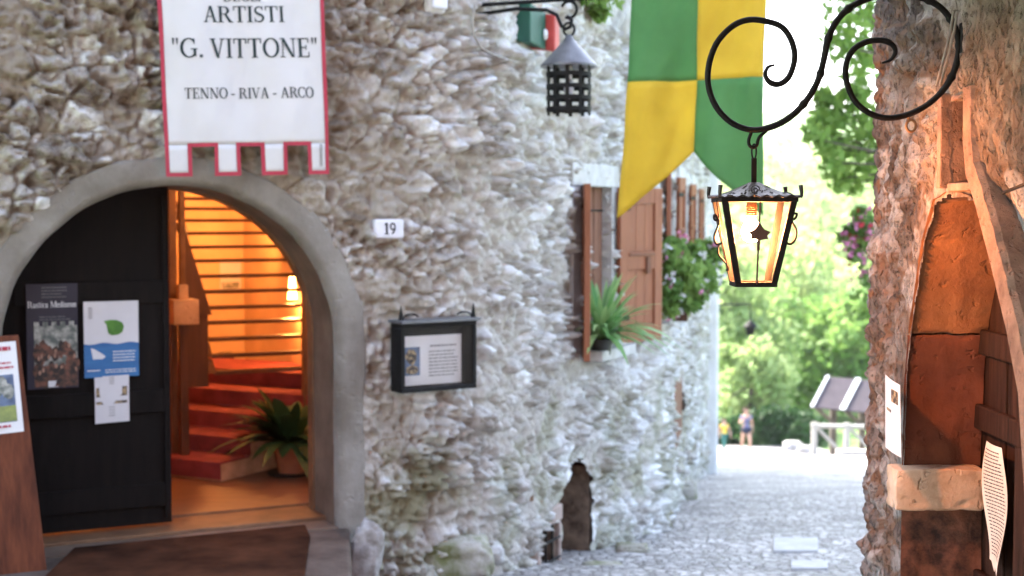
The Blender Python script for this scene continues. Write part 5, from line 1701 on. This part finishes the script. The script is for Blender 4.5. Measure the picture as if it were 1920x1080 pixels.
# scroll wires and little relief leaves on the roof
mb = MB()
def roofz(u): return ze + (ZL(344) - ze) * (1 - u) ** 1.55 + .004
for sgn in (-1, 1):
    pts = []
    for k in range(12):
        u = .95 - .80 * k / 11; pts.append(Vector((LX + sgn * (RE * u * .82), YL - RE * u * .98, roofz(u) + .004 * math.sin(k * .9))))
    mb.tube(pts, .0016, 6)
mb.tube([Vector((LX - .008 + .012 * (1 - k / 22) * math.cos(k * .55), YL - RE * .62, roofz(.62) + .006 + .012 * (1 - k / 22) * math.sin(k * .55))) for k in range(20)], .0014, 6)
rj = random.Random(9)
for k in range(46):
    u = .18 + .6 * rj.random(); f = (rj.random() - .5) * 1.3
    for side in ((f, -1), (-1, f), (1, f)):
        p_ = Vector((LX + side[0] * RE * u * .9, YL + side[1] * RE * u, roofz(u) - .001))
        mb.tube([p_ - Vector((.005, .001, .001)), p_ + Vector((0, 0, .0022)), p_ + Vector((.005, .002 * rj.random(), -.001))], [.0005, .0026, .0005], 5)
mb.build('roof_scrollwork', M['roof_iron'], LN, smooth=True)
# frame
mb = MB()
cor = ((-1, -1), (1, -1), (1, 1), (-1, 1))
def cb(a, b, w_): 
    a, b = Vector(a), Vector(b)
    return [a, b, w_]
def lbar(p0, p1, wx, wy):
    p0, p1 = Vector(p0), Vector(p1)
    mb.hexa([p0 + Vector((-wx, -wy, 0)), p0 + Vector((wx, -wy, 0)), p0 + Vector((wx, wy, 0)), p0 + Vector((-wx, wy, 0)), p1 + Vector((-wx, -wy, 0)), p1 + Vector((wx, -wy, 0)), p1 + Vector((wx, wy, 0)), p1 + Vector((-wx, wy, 0))])
for sx, sy in cor:
    lbar((LX + sx * HB, YL + sy * HB, zb), (LX + sx * HT_, YL + sy * HT_, zt + .002), .0078, .0055)
for r, z, h in ((HT_, zt, .0065), (HB, zb, .0060)):
    for s_ in (-1, 1):
        mb.box(T, -r - .0082, r + .0082, s_ * r - .006, s_ * r + .006, z - h, z + h)
        mb.box(T, s_ * r - .0085, s_ * r + .0085, -r + .0061, r - .0061, z - h, z + h)
mb.build('frame', M['iron'], LN, bevel=.0012)
# glass panes
for i, (c1, c2_) in enumerate(zip(cor, cor[1:] + cor[:1])):
    mb = MB()
    k = .985
    mb.poly([Vector((LX + c1[0] * HB * k, YL + c1[1] * HB * k, zb + .005)), Vector((LX + c2_[0] * HB * k, YL + c2_[1] * HB * k, zb + .005)), Vector((LX + c2_[0] * HT_ * k, YL + c2_[1] * HT_ * k, zt - .005)), Vector((LX + c1[0] * HT_ * k, YL + c1[1] * HT_ * k, zt - .005))])
    mb.build('glass_pane', M['lantern_glass'], LN)
# front middle bar and its ivy leaf ornament
mb = MB()
yf = lambda z: YL - (HB + (HT_ - HB) * (z - zb) / (zt - zb)) - .004
mb.tube([Vector((LX + .001, yf(zb), zb)), Vector((LX + .001, yf(zt), zt))], .0022, 6)
mb.tube([Vector((LX + .001, yf(ZL(468)) - .001, ZL(468))), Vector((LX + .001, yf(ZL(446)) - .001, ZL(446)))], .0038, 6)
starp = [(0, 414), (5, 424), (10, 430), (21, 434), (15, 441), (17, 448), (8, 448), (0, 450), (-8, 448), (-17, 448), (-15, 441), (-21, 434), (-10, 430), (-5, 424)]
mb.prism([Vector((LX + .001 + x * UX, yf(ZL(435)) - .006, ZL(y))) for x, y in starp], Vector((0, .003, 0)))
mb.build('leaf_ornament', M['brass'] if False else mat('rusty leaf metal', (.12, .045, .03), .6, (.07, .028, .02), 20), LN)
# side scrolls
mb = MB()
def side_pts(pts, s_):
    return smooth_path([Vector((LX + s_ * (abs(x - 1413)) * UX, YL - .01, ZL(y))) for x, y in pts], 4)
def sp_scroll(cxp, rp, y, a0, turns, s_): return [(cxp + rp * (1 - .75 * k / 14) * math.cos(a0 + turns * k / 14), y + rp * (1 - .75 * k / 14) * math.sin(a0 + turns * k / 14)) for k in range(15)]
LSC = [(1347, 412), (1343, 404), (1339, 404), (1340, 412), (1347, 414), (1346, 425), (1340, 440), (1340, 452), (1345, 458), (1353, 456), (1356, 448), (1352, 443)]
RSC = [(1487, 412), (1492, 408), (1494, 401), (1488, 401), (1484, 407), (1486, 418), (1493, 432), (1491, 448), (1484, 457), (1476, 456), (1473, 448), (1478, 444)]
mb.tube(smooth_path([Q(x, y, -.03) for x, y in LSC], 4), .003, 6)
mb.tube(smooth_path([Q(x, y, -.03) for x, y in RSC], 4), .003, 6)
mb.tube(smooth_path([Q(x, y, -.03) for x, y in [(1350, 456), (1346, 466), (1348, 478), (1356, 488), (1364, 498), (1365, 506), (1361, 506)]], 4), .0023, 6)
mb.tube([Q(1344, 375, -.05), Q(1352, 440, -.05), Q(1364, 500, -.05)], .0016, 6)
build_each(mb, 'side_scroll', M['iron'], LN, smooth=True)
# socket and bulb
bz, bxc = ZL(432), Q(1409, 430).x
mb = MB()
pr_ = [(.001, ZL(372)), (.0125, ZL(374)), (.0125, ZL(384))]
for y in (388, 392, 396, 400, 404): pr_ += [(.0145, ZL(y)), (.0115, ZL(y + 2))]
pr_ += [(.010, ZL(408)), (.001, ZL(408))]
mb.lathe((bxc, YL, 0), pr_, 20); mb.build('socket', M['brass'], LN, smooth=False)
mb = MB()
mb.lathe((bxc, YL, 0), [(.008, ZL(408.5)), (.0105, ZL(413)), (.019, ZL(421)), (.0245, ZL(431)), (.0245, ZL(438)), (.020, ZL(447)), (.011, ZL(453)), (.001, ZL(454.5))], 24)
mb.build('bulb', M['bulb'], LN, smooth=True)

OH = empty('sky_block_house', (-2.0, -5.5, 0.2), 'plain plastered house added unseen behind the viewer to block low sky light', 'house')
mb = MB(); mb.box(lambda a, b, c: Vector((a, b, c)), -7.5, 1.3, -9.0, -4.5, -.5, 6.5); mb.build('wall', M['plaster'], OH)  # unseen house added behind the camera so skylight falls from above
mb = MB(); mb.prism([Vector((-7.9, -4.1, 6.52)), Vector((-7.9, -9.4, 6.52)), Vector((-7.9, -6.75, 8.0))], Vector((9.2, 0, 0))); mb.build('roof', M['roof_tile'], OH)

# ================================================================== BACKGROUND
# far hills
xs = np.linspace(-700, 1300, 120); ysr = np.linspace(380, 1600, 40)
X, Y = np.meshgrid(xs, ysr)
Zh = 26 + 16 * sstep(420, 1500, Y) * (.35 + .9 * fbm(X / 420 + 3.2, Y / 600, 12, 4)) + 10 * (fbm(X / 40, Y / 40, 8) - .5)
v = np.stack([X, Y, Zh], -1).reshape(-1, 3)
i = np.arange(39)[:, None] * 120 + np.arange(119)[None, :]
q = np.stack([i, i + 1, i + 121, i + 120], -1).reshape(-1, 4)
tag(np_mesh('hills', v, q, M['far_hill']), kind='structure')

# wood on the slope behind the trees
cs, rs = [], []
for k in range(260):
    y = 95 + 120 * rng.random() ** 1.1; x = y * (.05 + .30 * rng.random())
    cs.append((x, y, float(gz(y)) + 2.5 + 3.2 * rng.random())); rs.append(2.2 + 1.6 * rng.random())
p, cl = clumps(cs, rs, 70)
o = leaves_np('woods', p, .7 * (.7 + .6 * rng.random(len(p))), M['leaf_lime'], None, cl)
tag(o, 'pale sunlit wood on the slope beyond the street', 'wood', kind='stuff')

def G_(y): return float(gz(y)) - .1
def T_(px, py_top, Y, label, crown, ch, m_, **kw):
    zt_ = at(px, py_top, Y); zb_ = G_(Y)
    return tree(zt_.x, Y, zb_, zt_.z - zb_, crown, ch, label, M[m_], group='trees beyond the street', **kw)
T_(1375, 470, 64, 'pale green tree right beside the white house end', 2.6, 6.5, 'leaf_lime', lsize=.28, per=110)
T_(1440, 455, 76, 'tall sunlit tree above the walking woman', 3.4, 8.0, 'leaf_lime', lsize=.30, per=110)
T_(1500, 540, 68, 'bright green tree behind the dark hedge with a visible trunk', 2.8, 5.5, 'leaf_bright', lsize=.28, per=110)
T_(1560, 470, 80, 'broad bright tree above the slanted roof panels', 3.6, 8.0, 'leaf_lime', lsize=.30, per=110)
T_(1620, 540, 66, 'leafy tree behind the slanted panels, half hidden by the right building', 2.8, 6.0, 'leaf_bright', lsize=.28, per=110)
T_(1410, 620, 60, 'low pale tree standing behind the walking woman', 1.9, 4.2, 'leaf_lime', lsize=.24, per=100)
T_(1690, 480, 72, 'tall tree behind the slanted panels hidden by the right building', 3.2, 8.0, 'leaf_lime', lsize=.28, per=60)

# near overhanging tree, its trunk behind the right building
zb = G_(17.5)
nt_ = empty('tree', (5.6, 17.5, zb), 'darker leafy tree hanging over the street from behind the right building', 'tree')
mb = MB()
tp = [Vector((5.7 - .12 * k, 17.5, zb + 1.25 * k)) for k in range(8)]
mb.tube(tp, [.16 - .014 * k for k in range(8)], 9)
cs, rs = [], []
for px, py, r in ((1600, 20, .38), (1575, 60, .26), (1610, 110, .34), (1590, 170, .26), (1560, 205, .24), (1600, 235, .34), (1545, 250, .17), (1585, 290, .28), (1610, 330, .30), (1570, 335, .18), (1545, 190, .12), (1530, 235, .10), (1640, 60, .5), (1660, 180, .5), (1660, 300, .4), (1620, -60, .5), (1700, -40, .6), (1590, 345, .16), (1556, 275, .14), (1612, 180, .2), (1535, 262, .2), (1550, 215, .22), (1540, 180, .12), (1560, 305, .2), (1585, 90, .2), (1520, 245, .10)):
    p_ = at(px, py, 17.0 + rng.random()); cs.append(tuple(p_)); rs.append(r)
for k in range(0, len(cs)):
    a = tp[min(7, max(2, int((cs[k][2] - zb) / 1.25)))]; e = Vector(cs[k])
    mb.tube([a, a.lerp(e, .5) + Vector((0, 0, .15)), e], [.04, .022, .007], 6)
mb.build('trunk', M['trunk'], nt_, smooth=True)
pos, cl = [], []
for c_, r in zip(cs, rs):
    n_ = int(95 * (r / .35) ** 2.1) + 22
    d = rng.normal(size=(n_, 3)); d /= np.linalg.norm(d, axis=1)[:, None]
    pos.append(np.array(c_) + d * (r * rng.random(n_) ** .45)[:, None]); cl.append(np.clip(.35 + .5 * rng.random(n_) - .1, 0, 1))
pos = np.concatenate(pos); cl = np.concatenate(cl)
leaves_np('crown', pos, .088 * (.7 + .6 * rng.random(len(pos))), M['leaf_fresh'], nt_, cl)

# oleander standing behind the right building, pink blossoms to the street
cs = [P3(1600, 430, 13), P3(1612, 460, 13.2), P3(1588, 445, 13), P3(1625, 420, 13), P3(1615, 400, 13.2), P3(1640, 450, 13), P3(1650, 500, 13.2), P3(1640, 560, 13.2), P3(1604, 480, 13)]
ob = flower_bush('flowering_shrub', cs, [.10, .12, .08, .10, .09, .2, .25, .3, .06], 90, .06, 'flowering shrub with pink blossoms at the edge of the right building', M['leaf_bright'],
    [(M['petal'], 45, .055, 'blossom'), (M['petal_red'], 9, .05, 'red_blossom')], cat='shrub', stem_from=P3(1660, 700, 13.1))
mb = MB()
for px in (1640, 1655, 1665): 
    p_ = at(px, 480, 13.1); mb.tube([Vector((p_.x + .1, p_.y, G_(13.1))), Vector((p_.x, p_.y, p_.z))], [.02, .01], 6)
mb.build('stem', M['trunk'], ob)

# dark hedge behind the walkers
for lab, pxs, Y, top in (('dark green rounded shrub right behind the walking woman', (1435, 1460, 1490), 55.5, 775), ('dark bush between the hedge and the slanted panels', (1500, 1520), 56.5, 790), ('low dark bush behind the child in yellow', (1350, 1372, 1395), 57, 795)):
    cs, rs = [], []
    for px in pxs:
        for f in (.15, .5, .85):
            p_ = at(px, top + (838 - top) * f, Y); cs.append((p_.x + .2 * rng.normal(), p_.y, p_.z)); rs.append(.62)
    flower_bush('hedge_shrub', cs, rs, 200, .16, lab, M['leaf_dark'], [], cat='shrub')

# slanted panels on posts: a long lean-to roof
pn = empty('panel_shelter', P3(1570, 840, 47), 'slanted grey brown panels with white strips on braced wooden posts', 'shelter')
def PP(px, py, Y): return at(px, py, Y)
def slab(pts, th_, name, m_, parent):
    a, b, c_ = [Vector(p_) for p_ in pts[:3]]
    nn = (b - a).cross(c_ - a).normalized()
    mb = MB(); mb.prism(pts, nn * th_); return mb.build(name, m_, parent)
BLp, BRp = PP(1519, 765, 46.0), PP(1680, 781, 45.3)
TLp, TRp = PP(1549, 708, 47.0), PP(1710, 722, 46.3)
slab([BLp, BRp, TRp, TLp], .06, 'roof_panel', M['panel_brown'], pn)
up_ = Vector((0, -.05, .05))
for u in (0.0, .345, .70):
    a = BLp.lerp(BRp, u) + up_; b = TLp.lerp(TRp, u) + up_; wv = (BRp - BLp).normalized() * (.16 if u > 0 else .09)
    slab([a, a + wv, b + wv, b], .05, 'trim_strip', M['white_trim'], pn)
gz46 = G_(46.8)
mb = MB()
for u in (.18, .52, .86):
    b = BLp.lerp(BRp, u).lerp(TLp.lerp(TRp, u), .5) - Vector((0, 0, .06))
    mb.box(lambda a_, b_, c_: Vector((b.x + a_, b.y + b_, c_)), -.10, .10, -.10, .10, gz46 - .2, b.z - .05)
build_each(mb, 'post', M['trunk'], pn)
mb = MB()
for u in (.18, .52, .86):
    b = BLp.lerp(BRp, u).lerp(TLp.lerp(TRp, u), .5)
    f = BLp.lerp(BRp, u - .10)
    mb.tube([Vector((b.x, b.y - .1, b.z - .95)), Vector((f.x, f.y + .1, f.z + .02))], .07, 6)
build_each(mb, 'brace', M['trunk'], pn)

# wooden railing in front of it
rl = empty('wooden_railing', P3(1570, 850, 44.5), 'grey wooden railing with diagonal braces below the slanted panels', 'railing')
Yr = 44.5
pts_r = [PP(x, 798 + (x - 1525) * .02, Yr) for x in (1527, 1588, 1649, 1710)]
mb = MB(); mb.tube([pts_r[0] - Vector((.1, 0, 0)), pts_r[-1]], .075, 6); mb.build('handrail', M['rail_wood'], rl)
for p_ in pts_r:
    mb = MB(); mb.box(lambda a_, b_, c_: Vector((p_.x + a_, p_.y + b_, c_)), -.08, .08, -.08, .08, G_(Yr) - .2, p_.z + .1); build_each(mb, 'post', M['rail_wood'], rl)
for a, b in zip(pts_r[:-1], pts_r[1:]):
    mb = MB(); mb.tube([a + Vector((.1, .02, -.08)), Vector((b.x - .1, b.y + .02, G_(Yr) + .12))], .055, 6); build_each(mb, 'brace', M['rail_wood'], rl)
mb = MB(); p_ = at(1600, 868, 42); mb.box(lambda a_, b_, c_: Vector((p_.x + a_, p_.y + b_, float(gz(42)) + c_)), -.5, 1.5, -.2, .2, -.1, .16)
o = mb.build('stone_step', M['rail_wood'], bevel=.03); tag(o, 'low grey stone step on the street in front of the railing', 'step')
for lab, px, py, Y, r in (('pale round boulder at the foot of the dark shrub', 1487, 836, 52.5, .34), ('smaller pale boulder beside the railing end', 1512, 843, 51, .28)):
    p_ = at(px, py, Y); rock(p_.x, p_.y, float(gz(Y)) + r * .4, r, r, r * .6, lab, M['rock'], int(px), group='boulders by the far shrubs')

# small hanging lantern of the far house (seen under the flag's end)
fl = empty('hanging_lamp', P3(1407, 628, 30), 'small dark lamp hanging far down the street before the trees', 'lamp')
c_ = at(1407, 615, 30)
mb = MB(); mb.lathe((c_.x, c_.y, c_.z), [(.001, .17), (.05, .15), (.15, .04), (.15, .02), (.11, .02), (.08, -.15), (.001, -.15)], 12); mb.build('body', M['iron'], fl)
mb = MB(); mb.tube([c_ + Vector((0, 0, .16)), c_ + Vector((0, 0, .5)), Vector((x_r - .05, 30, c_.z + .5))], .02, 6)
mb.build('arm', M['iron'], fl)

# pale slabs in the street
for lab, x0, x1, y0, y1 in (('pale rectangular slab set in the cobbled street', 1450, 1534, 1004, 1028), ('second pale slab nearer the bottom edge of the street', 1483, 1552, 1046, 1060)):
    c4 = []
    for px, py in ((x0, y1), (x1, y1), (x1, y0), (x0, y0)):
        d = ray(px, py); Yt = 9.0
        for _ in range(30): 
            Yt = (float(gz(Yt)) + .03 - EYE) / (d.z / d.y)
        c4.append(Vector((d.x / d.y * Yt, Yt, float(gz(Yt)) + .012)))
    mb = MB(); mb.prism([p_ - Vector((0, 0, .05)) for p_ in c4], Vector((0, 0, .055)))
    o = mb.build('paving_slab', M['slab'], bevel=.006); tag(o, lab, 'slab', 'slabs in the street')

# ================================================================== PEOPLE
def skin_mesh(name, V, E, Rr, material, parent, root_i=0, levels=1):
    me = bpy.data.meshes.new(name); me.from_pydata([tuple(v_) for v_ in V], E, []); me.update()
    o = bpy.data.objects.new(name, me); col.objects.link(o)
    s = o.modifiers.new('skin', 'SKIN'); s.use_smooth_shade = True
    sv_ = me.skin_vertices[0].data
    for i, r in enumerate(Rr): sv_[i].radius = (r, r) if not isinstance(r, tuple) else r; sv_[i].use_root = (i == root_i)
    u = o.modifiers.new('sub', 'SUBSURF'); u.levels = u.render_levels = levels
    dg = bpy.context.evaluated_depsgraph_get(); ev = o.evaluated_get(dg)
    m2 = bpy.data.meshes.new_from_object(ev); m2.name = name
    bpy.data.objects.remove(o); m2.materials.append(material) if not m2.materials else m2.materials.__setitem__(0, material)
    m2.polygons.foreach_set('use_smooth', [True] * len(m2.polygons))
    o = bpy.data.objects.new(name, m2); return link(o, parent)

def person(px, Y, height, yaw, pose, label, top_m, leg_m, hair_m, long_hair=True, short_legs=True):
    p0 = at(px, 800, Y); gzv = float(gz(Y)) + .01
    root = empty('person', (p0.x, Y, gzv), label, 'person', 'people walking on the street')
    k = height / 1.68
    cy_, sy_ = math.cos(yaw), math.sin(yaw)
    def Wd(x, y, z): return Vector((p0.x + k * (x * cy_ - y * sy_), Y + k * (x * sy_ + y * cy_), gzv + k * z))
    V, E, Rr, idx = [], [], [], {}
    def add(nm, x, y, z, r, par=None):
        idx[nm] = len(V); V.append(Wd(x, y, z)); Rr.append(r * k)
        if par: E.append((idx[par], idx[nm]))
    add('pel', 0, 0, .93, .125)
    add('waist', 0, .0, 1.06, .105, 'pel'); add('chest', 0, -.01, 1.24, .135, 'waist'); add('shou', 0, 0, 1.37, .10, 'chest')
    add('neck', 0, -.005, 1.45, .05, 'shou'); add('chin', 0, -.02, 1.51, .062, 'neck'); add('head', 0, -.012, 1.575, .088, 'chin'); add('crown', 0, 0, 1.645, .068, 'head')
    add('nose', 0, -.105, 1.555, .014, 'head')
    sw = pose
    for s_, nm in ((-1, 'l'), (1, 'r')):
        st = sw * s_
        add('hip' + nm, s_ * .085, 0, .88, .095, 'pel'); add('kn' + nm, s_ * .09, -.16 * st - .03, .49, .060, 'hip' + nm)
        add('an' + nm, s_ * .09, -.24 * st + .05, .085, .036, 'kn' + nm); add('heel' + nm, s_ * .09, -.24 * st + .07, .035, .032, 'an' + nm); add('toe' + nm, s_ * .10, -.24 * st - .12, .028, .028, 'an' + nm)
        add('sh' + nm, s_ * .175, 0, 1.35, .058, 'shou')
        lift = (s_ < 0 and long_hair)
        ex, ey, ez = (s_ * .25, -.02 + .10 * st, 1.10); hx, hy, hz = (s_ * .24, -.14 + .14 * st, .88)
        if lift: ex, ey, ez = (s_ * .27, -.05, 1.12); hx, hy, hz = (s_ * .20, -.25, 1.27)
        add('el' + nm, ex, ey, ez, .040, 'sh' + nm); add('wr' + nm, hx, hy, hz, .027, 'el' + nm)
        dx_, dy_, dz_ = (hx - ex) / .28, (hy - ey) / .28, (hz - ez) / .28
        add('palm' + nm, hx + dx_ * .07, hy + dy_ * .07, hz + dz_ * .07, .030, 'wr' + nm)
        for f in range(4):
            o_ = (f - 1.5) * .018; L = (.075, .088, .082, .062)[f]
            add(f'f{f}a' + nm, hx + dx_ * .10, hy + dy_ * .10 + o_, hz + dz_ * .10, .0088, 'palm' + nm)
            add(f'f{f}b' + nm, hx + dx_ * (.10 + L) - .012 * s_, hy + dy_ * (.10 + L) + o_, hz + dz_ * (.10 + L), .0078, f'f{f}a' + nm)
        add('tha' + nm, hx + dx_ * .05 - .01 * s_, hy + dy_ * .05 - .035, hz + dz_ * .05, .010, 'palm' + nm)
        add('thb' + nm, hx + dx_ * .09 - .015 * s_, hy + dy_ * .09 - .055, hz + dz_ * .09, .009, 'tha' + nm)
    skin_mesh('body', V, E, Rr, M['skin'], root)
    def sub(names, grow, edges, nm, m_):
        vv = [V[idx[a]] if isinstance(a, str) else a[0] for a in names]; rr_ = [(Rr[idx[a]] + grow * k) if isinstance(a, str) else a[1] * k for a in names]
        skin_mesh(nm, vv, edges, rr_, m_, root)
    mid = lambda a, b, t: V[idx[a]].lerp(V[idx[b]], t)
    sub(['waist', 'chest', 'shou', 'shl', 'shr', (mid('shl', 'ell', .45), .06), (mid('shr', 'elr', .45), .06), (V[idx['pel']] + Vector((0, 0, .03)), .135)], .014, [(0, 1), (1, 2), (2, 3), (2, 4), (3, 5), (4, 6), (0, 7)], 'shirt', top_m)
    t = .42 if short_legs else .97
    if short_legs:
        sub(['pel', 'hipl', 'hipr', (mid('hipl', 'knl', t), .092), (mid('hipr', 'knr', t), .092)], .016, [(0, 1), (0, 2), (1, 3), (2, 4)], 'shorts', leg_m)
    else:
        sub(['pel', 'hipl', 'hipr', 'knl', 'knr', (mid('knl', 'anl', .9), .055), (mid('knr', 'anr', .9), .055)], .014, [(0, 1), (0, 2), (1, 3), (2, 4), (3, 5), (4, 6)], 'trousers', leg_m)
    hv = [Wd(0, .025, 1.60), Wd(0, .03, 1.66), Wd(0, .075, 1.55), Wd(0, .085, 1.44 if long_hair else 1.52)]
    skin_mesh('hair', hv, [(0, 1), (0, 2), (2, 3)], [.090 * k, .070 * k, .07 * k, (.055 if long_hair else .05) * k], hair_m, root)
    for s_ in (-1, 1):
        mb = MB(); c1 = Wd(s_ * .034, -.088, 1.585)
        mb.lathe(c1, [(.001, .010 * k), (.011 * k, 0), (.001, -.010 * k)], 8); mb.build('eye', M['eye_dark'], root, smooth=True)
        mb = MB(); mb.tube([Wd(s_ * .09, .0, 1.60), Wd(s_ * .098, .008, 1.575), Wd(s_ * .088, 0, 1.545)], [.006 * k, .016 * k, .008 * k], 6); mb.build('ear', M['skin'], root, smooth=True)
    mb = MB(); mb.tube([Wd(-.026, -.083, 1.522), Wd(0, -.092, 1.520), Wd(.026, -.083, 1.522)], [.004 * k, .008 * k, .004 * k], 6); mb.build('mouth', M['lips'], root, smooth=True)
    for nm in 'lr':
        skin_mesh('shoe', [V[idx['heel' + nm]], V[idx['heel' + nm]].lerp(V[idx['toe' + nm]], .55) + Vector((0, 0, .012)), V[idx['toe' + nm]]], [(0, 1), (1, 2)], [.042 * k, .042 * k, .034 * k], M['shoe'], root)
    return root
person(1399, 50.5, 1.66, .15, 1.0, 'woman in a navy print top and dark shorts walking up the street', M['top_navy'], M['shorts_navy'], M['hair'])
person(1358, 51.5, 1.22, .25, -.8, 'child in a yellow shirt beside the white house end', M['shirt_yellow'], M['trousers_teal'], M['hair'], long_hair=False, short_legs=False)

# ================================================================== AIR
mh = bpy.data.materials.new('pale haze'); mh.use_nodes = True
th_ = mh.node_tree; th_.nodes.clear()
vo = th_.nodes.new('ShaderNodeVolumePrincipled'); vo.inputs['Color'].default_value = (.93, .96, 1, 1); vo.inputs['Density'].default_value = .0003
vo.inputs['Anisotropy'].default_value = .3
oo = th_.nodes.new('ShaderNodeOutputMaterial'); th_.links.new(vo.outputs[0], oo.inputs['Volume'])
mb = MB(); mb.box(lambda a, b, c: Vector((a, b, c)), -1510, 1510, -70, 1620, -14, 260)
tag(mb.build('haze', mh), kind='stuff')
